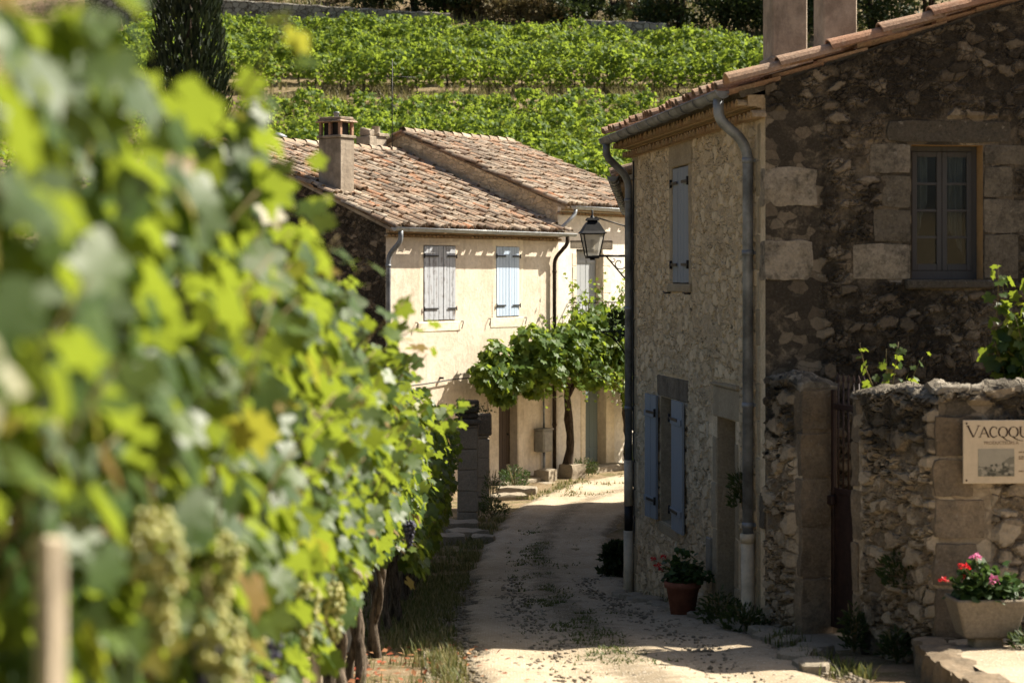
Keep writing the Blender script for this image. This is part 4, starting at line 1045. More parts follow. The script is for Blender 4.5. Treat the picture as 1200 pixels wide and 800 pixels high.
# local: x runs along the wall to the camera-side corner (2.87), y is INTO the yard (+)
mb = MB(YZ); T = 0.34; WL = 2.87; g0, g1 = 0.70, 1.57
def wtop(z): return lambda u: z + 0.05*np.sin(u*4.1)+0.03*np.sin(u*11+1)
def wall_cap(mb, x0, x1, T, tp, mi):
    """rough rounded mortar capping over the wall head, closed at its ends"""
    n = int((x1-x0)/.022); m = 18; us = np.linspace(x0, x1, n+1); vs = []; dp_ = []
    for u in us:
        for k in range(m+1):
            s = k/m; a = math.pi*s; e = min(1, (u-x0)/.04, (x1-u)/.04)
            h = float(tp(u)) - .03 + .06*math.sin(a)**.6 + .06*math.sin(a)*mnoise.noise(Vector((u*2.3, s*2, 2))) + .018*math.sin(a)*mnoise.noise(Vector((u*11, s*6, 5)))
            vs.append((u, T/2-(T/2+.03)*math.cos(a) + .012*mnoise.noise(Vector((u*9, s*5, 9))), h)); dp_.append(sstep(min(k, m-k)/3.0)*sstep(e))
    mb.block(vs, [(i*(m+1)+k, i*(m+1)+m+1+k, i*(m+1)+m+2+k, i*(m+1)+1+k) for i in range(n) for k in range(m)], mi, .5, True, np.array(dp_))
    mb.block(vs[:m+1], [list(range(m+1))], mi, .5); mb.block(vs[-m-1:], [list(range(m+1))[::-1]], mi, .5)
def block_wall(x0, x1, zb, zt, amp=1):
    tp = lambda u: zt + amp*(0.035*np.sin(u*5.3+x0)+0.02*np.sin(u*13+1+x0))
    sheet(mb, (0,0,0), (1,0,0), ZS, x1, zb, zt, [], .024, tp, 'lr', 0, u0=x0, flats=[(g0-.12,g0,-3.3,-.98),(g1,g1+.16,-3.3,-.98)])
    sheet(mb, (0,T,0), (1,0,0), ZS, x1, zb, zt, [], .08, tp, 'lrbt', 0, u0=x0)
    wall_cap(mb, x0, x1, T, tp, 2)
    for xx, sg in ((x0, -1), (x1, 1)):
        U = (0,-1,0) if sg < 0 else (0,1,0); o = (xx, T, 0) if sg < 0 else (xx, 0, 0)
        sheet(mb, o, U, ZS, T, zb, float(tp(xx)), [], .024, None, 'lrt', 1)
block_wall(0.02, g0, -3.6, -0.93)
block_wall(g1, WL, -3.6, -0.93)
mb.build('wall', [M['drywall'], M['pier'], M['cap']], yard)
# jamb stones: pier facing the camera side of the gate opening
mb = MB(YZ)
for n, (z0, z1) in enumerate(((-3.2,-2.62),(-2.61,-2.18),(-2.17,-1.75),(-1.74,-1.35),(-1.34,-0.98))):
    w_ = .07 if n % 2 else .13; rough_block(mb, w_+.014, T-.03, z1-z0-.085, (.95,.8,.7,.5,.3)[n], 0, (g0-w_/2+.007,T/2-.03,z0+.08), 12, .022)
mb.build('jamb', M['pier'], yard); mb = MB(YZ)
for n, (z0, z1) in enumerate(((-3.2,-2.62),(-2.61,-2.18),(-2.17,-1.75),(-1.74,-1.35),(-1.34,-0.98))):
    w_ = .1 if n % 2 else .16; rough_block(mb, w_+.014, T-.03, z1-z0-.085, (.9,.8,.8,.6,.4)[n], 0, (g1+w_/2-.007,T/2-.03,z0+.08), 12, .022)
mb.build('jamb', M['pier'], yard)
dressed('lichened coping', (0.10,0.085,0.065), (0.46,0.42,0.36), 0.55)
# the gate set deep in the opening
gate = empty('iron_gate', (*[yard.location[0]+math.cos(ya)*g0-math.sin(ya)*.28, yard.location[1]+math.sin(ya)*g0+math.cos(ya)*.28], -3.1), ya)
tag(gate, 'narrow rust brown iron gate with bars over a solid panel in the yard wall', 'gate')
mb = MB(); gw = g1-g0; 
mb.bbox((.02,-.015,.05),(.07,.02,2.12),.005); mb.bbox((gw-.07,-.015,.05),(gw-.02,.02,2.12),.005)
for zz in (.05,1.22,1.95): mb.bbox((.07,-.013,zz),(gw-.07,.018,zz+.05),.005)
mb.build('frame', M['gate'], gate)
mb = MB(); mb.bbox((.07,-.004,.1),(gw-.07,.008,1.22),.003); mb.bbox((.14,-.012,.2),(gw-.14,-.005,1.1),.003); mb.build('panel', M['gate'], gate)
for q in range(8):
    mb = MB(); xq = .13+q*(gw-.26)/7; mb.tube([(xq,0,1.25),(xq,0,2.2)], .009, 6); mb.lathe([(.014,0),(.016,.02),(0,.07)], (xq,0,2.2), 6); mb.build('bar', M['gate'], gate)
mb = MB(); mb.bbox((.03,-.06,1.12),(.12,-.016,1.2),.008); mb.build('lock', M['gate'], gate)
mb = MB(); mb.bbox((g0+.02-g0,-.42,-.12),(gw-.02,.14,.0),.02,0,.8,None,.01); mb.build('threshold', M['slab'], gate)

# sign wall, faces the camera
sx, sy = 2.29+0.3443*2.87, 18-0.9389*2.87
SWZ = -3.1
sw = empty('sign_wall', (sx, sy, SWZ), math.atan2(.05, 1))
tag(sw, 'big block stone wall carrying the cream village sign at the right edge', 'wall')
mb = MB(SWZ); SWL = 3.4
tp = lambda u: -0.88 + 0.03*np.sin(u*4.3)+0.02*np.sin(u*11+1) + 0.05*u*0
sheet(mb, (0,0,0), (1,0,0), ZS, SWL, -3.6, -0.88, [], .024, tp, 'lr', 0, flats=[(0,.40,-3.3,-1.0)])
sheet(mb, (SWL,.36,0), (-1,0,0), ZS, SWL, -3.6, -0.88, [], .1, lambda u: tp(SWL-u), 'lr', 0)
sheet(mb, (SWL,0,0), (0,1,0), ZS, .36, -3.6, -.9, [], .06, None, 'lr', 0)
wall_cap(mb, -.02, SWL, .36, tp, 1)
swall = mb.build('wall', [M['drywall'], M['cap']], sw)
mb = MB(SWZ)   # big corner blocks
zc = -3.2
for n, (hh, ln, r_) in enumerate(((.42,.34,.6),(.40,.52,.55),(.36,.30,.75),(.33,.36,.9),(.30,.28,.6),(.33,.34,.25),)):
    rough_block(mb, ln+.03, .3, hh-.10, r_, 0, (ln/2-.015,.125,zc+.09), 9, .024); zc += hh
mb.build('corner_stone', M['pier'], sw)
# village sign
def plain(name, c, rough=.5):
    g = G(name); n = g.noise(g.obj(), 9, 8, .75); g.pbr(g.mix(g.math('MULTIPLY', g.sm(n, .4, .7), .6), c, tuple(x*.75 for x in c)), rough, None, .3); return g.m
M['sign'] = plain('cream enamel', (0.60,0.49,0.34)); M['ink'] = plain('dark brown lettering', (0.035,0.016,0.010)); M['ink2'] = plain('faded brown lettering', (0.22,0.15,0.09))
ca, sa = math.cos(math.atan2(.05,1)), math.sin(math.atan2(.05,1))
sgx = .165
sign = empty('village_sign', (sx+ca*sgx+sa*.10, sy+sa*sgx-ca*.10, -1.575), math.atan2(.05,1))
tag(sign, 'cream village name panel with dark lettering and a small engraved view', 'sign')
SWd, SH = 0.80, 0.485
mb = MB(); mb.bbox((0,0,0),(SWd,.018,SH),.004); mb.build('panel', M['sign'], sign)
def stroke(mb, pts, w0, w1=None, y=-.0022):
    """flat ribbon following pts, widths w0..w1"""
    w1 = w0 if w1 is None else w1; P = [Vector((p[0], 0, p[1])) for p in pts]; n = len(P); vs = []
    for i in range(n):
        d = (P[min(i+1,n-1)] - P[max(i-1,0)]).normalized(); s = Vector((-d.z, 0, d.x)); w = (w0+(w1-w0)*i/(n-1))/2
        for sg in (1,-1):
            q = P[i] + s*w*sg; vs.append((q.x, y, q.z))
    mb.block(vs, [(2*i, 2*i+1, 2*i+3, 2*i+2) for i in range(n-1)], 0, .5)
def oval(cx, cz, rx, rz, a0, a1, n=18): return [(cx+rx*math.cos(a0+(a1-a0)*k/n), cz+rz*math.sin(a0+(a1-a0)*k/n)) for k in range(n+1)]
def glyph(mb, ch, x, z, h, w):
    T_, t_ = h*.17, h*.07
    def serif(px, pz, l=.16): stroke(mb, [(px-h*l, pz), (px+h*l, pz)], h*.045, None, -.0024)
    if ch == 'V': stroke(mb, [(x,z+h),(x+w*.5,z)], T_, T_*.8); stroke(mb, [(x+w,z+h),(x+w*.52,z)], t_); serif(x,z+h); serif(x+w,z+h)
    if ch == 'A': stroke(mb, [(x,z),(x+w*.5,z+h)], t_, t_, -.0026); stroke(mb, [(x+w*.48,z+h),(x+w,z)], T_*.8, T_); stroke(mb, [(x+w*.22,z+h*.36),(x+w*.75,z+h*.36)], t_, None, -.0028); serif(x,z); serif(x+w,z)
    if ch == 'C': stroke(mb, oval(x+w*.55,z+h*.5,w*.5,h*.5,R(45),R(200)), t_, T_); stroke(mb, oval(x+w*.55,z+h*.5,w*.5,h*.5,R(200),R(320)), T_, t_, -.0026); stroke(mb, [(x+w*.9,z+h*.98),(x+w*.9,z+h*.75)], t_, t_*.6, -.003)
    if ch in 'Qq':
        stroke(mb, oval(x+w*.5,z+h*.5,w*.46,h*.5,R(90),R(270)), t_, t_); stroke(mb, oval(x+w*.5,z+h*.5,w*.46,h*.5,R(130),R(230)), T_*.9, T_*.9, -.0026)
        stroke(mb, oval(x+w*.5,z+h*.5,w*.46,h*.5,R(-90),R(90)), t_, t_); stroke(mb, oval(x+w*.5,z+h*.5,w*.46,h*.5,R(-50),R(50)), T_*.9, T_*.9, -.0026)
        tl = 1.0 if ch == 'Q' else 1.6
        stroke(mb, [(x+w*.4,z+h*.08),(x+w*.62,z-h*.12),(x+w*(.62+.3*tl),z-h*.32),(x+w*(.75+.5*tl),z-h*.38)], T_*.9, t_*.5, -.003)
    if ch == 'U': stroke(mb, [(x+w*.12,z+h),(x+w*.12,z+h*.35)], T_); stroke(mb, oval(x+w*.5,z+h*.35,w*.38,h*.35,R(180),R(360)), T_*.9, t_, -.0026); stroke(mb, [(x+w*.88,z+h*.35),(x+w*.88,z+h)], t_); serif(x+w*.12,z+h); serif(x+w*.88,z+h,.12)
    if ch == 'E': stroke(mb, [(x+w*.2,z),(x+w*.2,z+h)], T_); [stroke(mb, [(x+w*.2,z+h*q),(x+w*l,z+h*q)], t_, None, -.0026) for q,l in ((.03,.95),(.52,.75),(.97,.9))]; stroke(mb, [(x+w*.93,z),(x+w*.93,z+h*.2)], t_*.8, None, -.003)
    if ch == 'Ï': stroke(mb, [(x+w*.5,z),(x+w*.5,z+h)], T_); serif(x+w*.5,z,.14); serif(x+w*.5,z+h,.14); [stroke(mb, [(x+w*.5+q,z+h*1.15),(x+w*.5+q,z+h*1.27)], h*.1) for q in (-h*.14,h*.14)]
    if ch == 'X': stroke(mb, [(x,z+h),(x+w,z)], T_); stroke(mb, [(x+w,z+h),(x,z)], t_, None, -.0026); serif(x,z+h,.12); serif(x+w,z+h,.1); serif(x,z,.1); serif(x+w,z,.12)
mb = MB(); x = .035; zl = .355
for chh, w, hs in (('V',.085,1.12),('A',.068,1),('C',.06,1),('Q',.072,1),('q',.075,1),('U',.068,1),('E',.05,1),('Ï',.03,1),('X',.068,1)):
    glyph(mb, chh, x, zl, .078*hs, w); x += w+.008
mb.build('lettering', M['ink'], sign)
cu = bpy.data.curves.new('subtitle', 'FONT'); cu.body = 'PRODUCTEURS À'; cu.size = .034; cu.extrude = .0004
to = bpy.data.objects.new('subtitle', cu); col.objects.link(to)
bpy.context.view_layer.update()
me = bpy.data.meshes.new_from_object(to.evaluated_get(bpy.context.evaluated_depsgraph_get()))
bpy.data.objects.remove(to)
me.materials.clear(); me.materials.append(M['ink2'])
st_ = bpy.data.objects.new('subtitle', me); col.objects.link(st_); st_.parent = sign; st_.location = (.16,-.0022,.30); st_.rotation_euler = (R(90),0,0)
# engraved view: paper, distant hill, tree clumps
M['view'] = plain('engraving paper', (0.34,0.31,0.24)); M['view_dark'] = plain('engraving ink', (0.085,0.082,0.06)); M['view_mid'] = plain('engraving grey', (0.20,0.185,0.14))
mb = MB(); mb.box((.115,-.003,.055),(.395,-.0005,.265),0)
n = 24; pr = [(.115+.28*k/n, .13+.075*sstep((k/n-.45)/.5)+.012*mnoise.noise(Vector((k*.7,0,0)))) for k in range(n+1)]
vs = []
for (px, pz) in pr: vs += [(px,-.0036,.056),(px,-.0036,float(pz))]
mb.block(vs, [(2*k,2*k+2,2*k+3,2*k+1) for k in range(n)], 1, .5)
for k in range(46):
    px = random.uniform(.13,.38); pz = random.uniform(.065,.15); r_ = random.uniform(.006,.02)
    mb.block([(px+r_*math.cos(t)*random.uniform(.7,1.3), -.004-.00004*k, pz+r_*.8*math.sin(t)*random.uniform(.7,1.2)) for t in np.linspace(0,2*math.pi,9)[:-1]], [list(range(8))], 2 if random.random() < .6 else 0, .5)
mb.build('engraving', [M['view'], M['view_mid'], M['view_dark']], sign)
mb = MB()
for zz, ww in ((.235,.3),(.20,.3),(.185,.28),(.09,.26)):
    xq = .43
    while xq < .43+ww:
        w = random.uniform(.012,.035); mb.box((xq,-.0025,zz),(xq+w,-.0005,zz+.009)); xq += w+.007
mb.build('small_print', M['ink2'], sign)
for (px, pz) in ((.025,.46),(.025,.025),(SWd-.025,.46),(SWd-.025,.025)):
    mb = MB(); mb.blob((px,-.002,pz),(.008,.004,.008)); mb.build('screw', M['ink'], sign)

# terrace in front of the sign wall
mb = MB(); n = 20
tx0 = [(3.26,15.4),(3.12,14.8),(3.02,14.0),(2.95,12.0),(2.9,8.0)]
def edge_x(y): return float(np.interp(-y, [-15.4,-14.8,-14.0,-12,-8], [3.26,3.12,3.02,2.95,2.9]))
def tz(x, y): return gzf(x, y) + .18 + .03*(x-3.2)
ys = np.linspace(8, 15.36, 50); vs = []
for y in ys:
    ex = edge_x(y)
    for k in range(13):
        x = ex + .12 + (6.9-ex)*k/12; vs.append((x, y, tz(x, y) + .012*mnoise.noise(Vector((x*5,y*5,0)))))
mb.block(vs, [(i*13+k, i*13+k+1, i*13+14+k, i*13+13+k) for i in range(49) for k in range(12)], 0, .5, True)
tag(mb.build('terrace', M['gravel']), 'raised gravel ledge in front of the sign wall', 'terrace', kind='structure')
kerb = empty('kerb', (3.02, 14.0, gzf(3.02,14))); tag(kerb, 'worn stone edging of the raised gravel ledge', 'kerb')
mb = MB(); y = 8.0
while y < 15.3:
    l = random.uniform(.3,.6); l = min(l, 15.34-y); ym = y+l/2; ex = edge_x(ym)
    rough_block(mb, .26, l-.02, tz(ex,ym)+.015-gzf(ex,ym), .4+random.random()*.5, 0, (ex+.03-3.02, ym-14, gzf(ex,ym)-kerb.location.z), 7, .035); y += l
mb.build('edging', M['pier'], kerb)

# ================================================================== foliage tools
def grape_leaf(detail=2):
    half = [(0,1.0),(14,.80),(26,.64),(40,.80),(54,.95),(68,.78),(84,.60),(100,.70),(118,.80),(135,.64),(152,.56),(168,.42)] if detail == 2 else [(0,1.0),(28,.62),(54,.92),(84,.6),(118,.78),(155,.5)]
    if detail == 0: half = [(0,1.0),(50,.85),(120,.72)]
    pts = [(r*math.sin(R(a)), r*math.cos(R(a))) for a, r in half]
    pts = pts + [(0, -.06)] + [(-x, y) for x, y in pts[:0:-1]]
    v = [(0, .12, 0)] + [(x*.62, y*.62, .10*abs(x)-.10*(x*x+y*y)) for x, y in pts]
    n = len(pts)
    f = [(0, 1+k, 1+(k+1) % n) for k in range(n)]
    v = np.array(v); v[:, 1] += .1
    return v, np.array(f)[:, ::-1]
LEAF2, LEAF1, LEAF0 = grape_leaf(2), grape_leaf(1), grape_leaf(0)
OVAL = (np.array([(0,0,0),(.28,.45,.05),(0,1,-.05),(-.28,.45,.05)]), np.array([(0,1,2),(0,2,3)]))
SPRIG = (np.array([(0,0,0),(.16,.3,.04),(.1,.8,0),(0,1,-.05),(-.1,.8,0),(-.16,.3,.04)]), np.array([(0,1,2),(0,2,3),(0,3,4),(0,4,5)]))

def unit(a): return a/np.maximum(np.linalg.norm(a, axis=-1, keepdims=True), 1e-9)
def scatter(mb, tmpl, pos, tip, nrm, size, rnd, mi=0, smooth=True):
    tv, tf = tmpl; pos = np.asarray(pos, float); n = len(pos)
    if n == 0: return
    tip = unit(np.asarray(tip, float)); nrm = np.asarray(nrm, float)
    nrm = unit(nrm - (nrm*tip).sum(1, keepdims=True)*tip); side = np.cross(tip, nrm)
    size = np.broadcast_to(np.asarray(size, float), (n,))
    V = pos[:, None, :] + size[:, None, None]*(tv[None, :, 0:1]*side[:, None] + tv[None, :, 1:2]*tip[:, None] + tv[None, :, 2:3]*nrm[:, None])
    F = (tf[None] + (np.arange(n)*len(tv))[:, None, None]).reshape(-1, tf.shape[1])
    rr = np.repeat(np.broadcast_to(np.asarray(rnd, float), (n,)), len(tf))
    mb.block(V.reshape(-1, 3), F, mi, rr, smooth)

def rand_dir(n): return unit(rng.normal(size=(n, 3)))
def leaf_rnd(n, hi=.9): 
    r = rng.beta(2.0, 2.2, n)*hi
    k = rng.random(n) < .035; r[k] = .92 + .08*rng.random(k.sum()); return r

def cane(start, direc, length, droop=.5, wig=.25, n=10):
    p = np.array(start, float); d = unit(np.array(direc, float)); out = [p.copy()]; st = length/n
    for k in range(n):
        d = unit(d + rng.normal(size=3)*wig*.35 + np.array([0,0,-droop*.14*(k/n)])); p = p + d*st; out.append(p.copy())
    return np.array(out)
def cane_leaves(path, spacing, s0, s1, out, spread=.06):
    """leaf positions along a cane, alternate sides"""
    seg = np.linalg.norm(np.diff(path, axis=0), axis=1); cum = np.concatenate([[0], np.cumsum(seg)]); T = cum[-1]
    q = np.arange(.06, T, spacing); q = q + rng.normal(size=len(q))*spacing*.2
    pos = np.stack([np.interp(q, cum, path[:, k]) for k in range(3)], 1)
    d = rand_dir(len(q)); d[:, 2] = np.abs(d[:, 2])*.4 - .1; d = unit(d + np.array(out)*.6)
    pos = pos + d*spread*rng.uniform(.5, 1.5, (len(q), 1))
    f = q/T; size = (s0+(s1-s0)*f)*rng.uniform(.75, 1.2, len(q))
    tip = unit(d*.7 + np.array([0,0,-.75]) + rng.normal(size=d.shape)*.35)
    nrm = unit(d*.55 + np.array([0,0,.6]) + rng.normal(size=d.shape)*.4)
    return pos, tip, nrm, size, f

def bunch_mesh(mat, n=60, ln=.19, wd=.05, br=.0098):
    mb = MB(); pts = []
    tries = 0
    while len(pts) < n and tries < 6000:
        tries += 1; t = random.random()**.8; rad = wd*(1-t*.75)*(.35+.65*min(1, t*6))
        a = random.uniform(0, 6.283); q = rad*math.sqrt(random.random())
        p = np.array([q*math.cos(a), q*math.sin(a), -.02-t*ln])
        if all(np.linalg.norm(p-o) > br*1.45 for o in pts): pts.append(p)
    for p in pts: mb.blob(p, br*random.uniform(.85, 1.15), 7, 5, 0, random.random())
    mb.tube([(0,0,.05),(0,0,-.03)], .003, 5, 1)
    o = mb.build('grape_bunch', [mat, M['cane']]); return o
BG = bunch_mesh(M['grape_green'], 95, .22, .06, .0105); BB = bunch_mesh(M['grape_black'], 80, .18, .052, .011)
used_b = {'g': 0, 'b': 0}
def bunch(kind, parent, loc):
    src = BG if kind == 'g' else BB
    if used_b[kind] == 0: o = src
    else: o = src.copy(); col.objects.link(o)
    used_b[kind] += 1
    o.parent = parent; o.location = loc; o.rotation_euler = (random.uniform(-.15,.15), random.uniform(-.15,.15), random.uniform(0,6)); return o

def trunk_mesh(mb, h=.72, r=.035, lean=(0,0), stems=1):
    for s in range(stems):
        ph = random.uniform(0, 6); a = random.uniform(-.05,.05); b = random.uniform(-.12,.12); pts = []; rr = []
        for k in range(11):
            t = k/10; pts.append((lean[0]*t+a*(1-t)+.03*math.sin(ph+t*7), lean[1]*t+b*(1-t)+.035*math.cos(ph*1.7+t*6), -.12+(h+.12)*t))
            rr.append(r*(1.35-.55*t+.12*math.sin(t*19+ph))*(1 if s == 0 else .72))
        mb.tube(pts, rr, 8, 0)
    for sg in (-1, 1):
        pts = [(lean[0], lean[1], h-.03)] + [(lean[0]+.02*math.sin(k*2.1), lean[1]+sg*.12*k, h+.05+.02*math.sin(k*1.3)) for k in range(1, 5)]
        mb.tube(pts, [r*.8, r*.6, r*.5, r*.42, r*.3], 6, 0)

# ------------------------------------------------------------------ the near vine row
ROWX = -1.12
def too_far(wx, wy, z):
    """where the row has been trimmed back on the lane side"""
    return (((wx > -.44) & (wy <= 2.7)) | ((wx > -.178*wy) & (z > 2.2) & (wy < 3.75)) | ((wx > -.47) & (wy > 2.7) & (wy <= 4.2)) | ((wx > -.50) & (z > 2.3) & (wy < 4.6) & (wy > 2.7)) | ((wx > -.42) & (wy < 6.8) & (wy > 4.2)) | ((wx > -.46) & (wy > 6.8) & (wy < 11.6)) | ((wx > -.52) & (z > 2.05) & (wy > 4.2) & (wy < 6.8)) | ((wx > -.46) & (wy > 3.3) & (wy <= 4.2))
            | ((wx > -.62) & (wy > 12.6)) | ((wx > -.5) & (wy > 11.6) & (z < 1.7)) | ((wx > -.72) & (wy > 18.5)))
def trimmed(path, x, y):
    bad = np.nonzero(too_far(path[:,0]+x, path[:,1]+y, path[:,2]))[0]
    return path if len(bad) == 0 else path[:max(2, bad[0])]
def near_vine(y, x=ROWX, top=2.22, bottom=.86, dens=1.0, tmpl=LEAF2, hw=.5, stems=1, extra=(), right_only=True):
    z = gzf(x, y); v = empty('grapevine', (x, y, z))
    mb = MB(); trunk_mesh(mb, .74, random.uniform(.024,.042), (random.uniform(-.10,.10), random.uniform(-.22,.22)), stems); mb.build('trunk', M['bark'], v)
    mb = MB(); mc = MB(); P = []
    for k in range(int(13*dens)):
        y0 = random.uniform(-.5, .5); side = random.choice([-1, 1, 1])
        path = cane((random.uniform(-.04,.04), y0, .76), (side*random.uniform(.05,.42), random.uniform(-.2,.2), 1), random.uniform(.9, 1.02)*(top-.76), .7, .28)
        path = trimmed(path, x, y); mc.tube(path, np.linspace(.0055,.002,len(path)), 5, 0)
        P.append(cane_leaves(path, .062, .15, .085, (side*.8, 0, .1), .085))
    for k in range(int(7*dens)):        # laterals and tips bulging out to the sides, some hanging
        y0 = random.uniform(-.5, .5); zz = random.uniform(1.0, top-.35); side = random.choice([-1, 1, 1])
        path = cane((side*.22, y0, zz), (side*random.uniform(.6,1), random.uniform(-.7,.7), random.uniform(-.2,.5)), random.uniform(.22,.40)*(1 if y < 9 else .7), 2.2, .3, 6)
        path = trimmed(path, x, y); mc.tube(path, np.linspace(.004,.0016,len(path)), 4, 0)
        P.append(cane_leaves(path, .045, .12, .05, (side*.6, 0, .2), .05))
    nP = len(P)
    for (s, d, ln, dr) in extra:
        path = cane(s, d, ln, dr, .14); mc.tube(path, np.linspace(.006,.002,len(path)), 5, 0); P.append(cane_leaves(path, .034, .15, .085, (.3,0,.3), .06))
    ex_ = P[nP:]; P = P[:nP]
    lk = .84 if y < 5.2 else .92 if y < 10 else 1.0
    n = int((420 if y < 5.2 else 330 if y < 10 else 250)*dens); q = rng.random((n, 3)); side = np.where(rng.random(n) < .62, 1.0, -1.0)
    zz = bottom + (top-.15-bottom)*q[:, 2]
    lump = np.array([mnoise.noise(Vector((0, (y+yy)*2.3, zz_*2.0))) for yy, zz_ in zip(q[:, 1], zz)])
    prof = hw*(.68+.32*np.sin(np.clip((zz-bottom)/(top-bottom), 0, 1)*2.7)) + .14*lump
    pos = np.stack([side*prof*rng.uniform(.55, 1.0, n), (q[:, 1]-.5)*1.15, zz], 1)
    d = np.stack([side, rng.normal(size=n)*.4, rng.uniform(-.2,.5,n)], 1)
    P.append((pos, unit(d*.45+np.array([0,0,-.9])+rng.normal(size=(n,3))*.3), unit(d*.8+np.array([0,0,.45])+rng.normal(size=(n,3))*.35), rng.uniform(.09,.155,n), np.full(n,.2)))
    for pos, tip, nrm, size, f in P + ex_:
        wx, wy = pos[:,0]+x, pos[:,1]+y          # leaves pruned away round the two stakes on the lane side
        kp = ~(((wx > -.76) & (wy > 2.1) & (wy < 2.95) & (pos[:,2] < 1.58)) | ((wx > -.72) & (wy > 3.7) & (wy < 4.6) & (pos[:,2] < 1.3)))
        if not any(pos is e_[0] for e_ in ex_): kp &= ~too_far(wx, wy, pos[:,2])
        pos, tip, nrm, size, f = pos[kp], tip[kp], nrm[kp], size[kp], f[kp]
        r = leaf_rnd(len(pos), .8) + .25*f*rng.random(len(pos)); scatter(mb, tmpl, pos, tip, nrm, size*lk, np.clip(r, 0, 1))
    mb.build('foliage', M['vine_leaf'], v)
    mc.build('canes', M['cane'], v)
    return v

vines = []
ys = [2.25,3.1,3.95,4.8,5.65,6.55,7.45,8.35,9.3,10.25,11.2,12.15,13.1,14.05,15.0,15.95,16.95,17.95,18.95,19.95,20.95,22.0,23.1,24.2,25.4,26.6,27.8,29.0]
for n, y in enumerate(ys):
    ex = []
    if n == 2: ex = [((.26,.05,1.92),(.63,.02,.76),.72,.02)]
    if 3 <= n <= 10: ex = [((random.uniform(.3,.45),random.uniform(-.3,.3),1.9),(random.uniform(.3,.8),random.uniform(-.3,.3),.8),random.uniform(.28,.45),.3) for q in range(2)]
    if n == 3: ex += [((.38,-.1,1.95),(.30,0,.9),.52,.1), ((.45,.2,1.9),(.30,.1,.9),.50,.15), ((.40,.4,1.9),(.45,.1,.8),.45,.2)]
    if n == 11: ex = [((.4,.2,1.80),(.95,.1,.32),.50,.1), ((.42,.1,1.70),(.9,.1,.40),.42,.1)]
    if n == 8: ex = []
    far = y > 16.4; mid_ = 10.5 < y < 16.4
    v = near_vine(y, ROWX - (.10 if y > 19 else .0), (2.78 if y < 2.5 else 2.50 if y < 3.5 else 2.48 if y < 5.2 else 2.38 if y < 9 else 2.24) if not far else 2.12, (.86 if not mid_ else .98) if not far else .55, 1.3 if y < 9 else (1.15 if not far else 1.0), LEAF2 if y < 13 else LEAF1, (.58 if y < 5.2 else .52 if y < 9 else .44) if y < 19 else .38, 2 if 12 <= n <= 15 else random.choice([1,1,2]), ex)
    vines.append(v)
    if y < 3.5: lab = 'grapevine nearest the camera, its very blurred large leaves filling the left edge'
    lab = {0: 'grapevine at the near end of the row, big blurred leaves at the left edge',
           1: 'blurred grapevine second from the near end of the lane row',
           2: 'blurred grapevine with a long shoot reaching up over the hillside',
           3: 'blurred grapevine by the pale post with green bunches hanging',
           4: 'grapevine past the pale post, blurred leaves with a black bunch below',
           11: 'grapevine whose yellow shoot reaches out over the stone gate pillar',
           12: 'grapevine with a black bunch low over the gnarled sunlit trunks',
           27: 'last grapevine of the row, beside the stone gate pillar steps'}.get(n)
    if lab is None:
        if n < 11: lab = 'sunlit grapevine in the blurred middle stretch of the lane row'
        elif n < 16: lab = 'sunlit grapevine with gnarled bare trunk by the dry verge'
        else: lab = 'dark shaded grapevine near the far end of the lane row'
    tag(v, lab, 'grapevine', 'grapevines in the row along the lane')
for (n, kind, dx, dy, zz) in ((1,'g',.54,.1,1.56),(2,'g',.53,.05,1.50),(2,'g',.55,-.2,1.38),(2,'b',.50,.15,1.27),(3,'g',.48,.1,1.36),(3,'g',.45,.3,1.22),(4,'b',.40,.25,1.12),(5,'g',.44,0,1.22),(6,'g',.44,.1,1.15),(12,'b',.44,.1,1.18)):
    bunch(kind, vines[n], (dx, dy, zz))
# the second row behind: a few vines, copies of the first ones
for k, y in enumerate(np.arange(4.0, 29, 1.55)):
    c = copy_tree(vines[6 + k % 9])
    x = -3.15; c.location = (x, y, gzf(x, y)); c.rotation_euler.z = math.pi*(k % 2)
    tag(c, 'grapevine in the second row, half hidden behind the lane row', 'grapevine', 'grapevines in the second row behind')
for k, (x, y, h) in enumerate(((-.625,2.70,1.53),(-.60,4.26,1.27),(-1.05,10.7,1.9),(-1.35,16.4,1.9),(-1.45,21.0,1.9))):
    z = gzf(x, y); p = empty('vine_post', (x, y, z), random.uniform(0,1))
    mb = MB(); w = .017 if k < 2 else .03
    mb.bbox((-w,-w,-.3),(w,w,h),.006,0,None,None,.003); mb.build('stake', M['post'], p)
    mb = MB(); mb.tube([(-w-.004,-w-.004,h-.3),(w+.004,-w-.004,h-.29),(w+.004,w+.004,h-.3),(-w-.004,w+.004,h-.31),(-w-.004,-w-.004,h-.3)], .003, 4); mb.build('wire_tie', M['iron'], p)
    tag(p, ('pale square vine post at the lower left, in front of the blurred leaves', 'pale vine post at the foot of the blurred row, right of the first post')[k] if k < 2 else 'weathered vine post hidden among the leaves of the lane row', 'post', 'posts of the lane vine row')

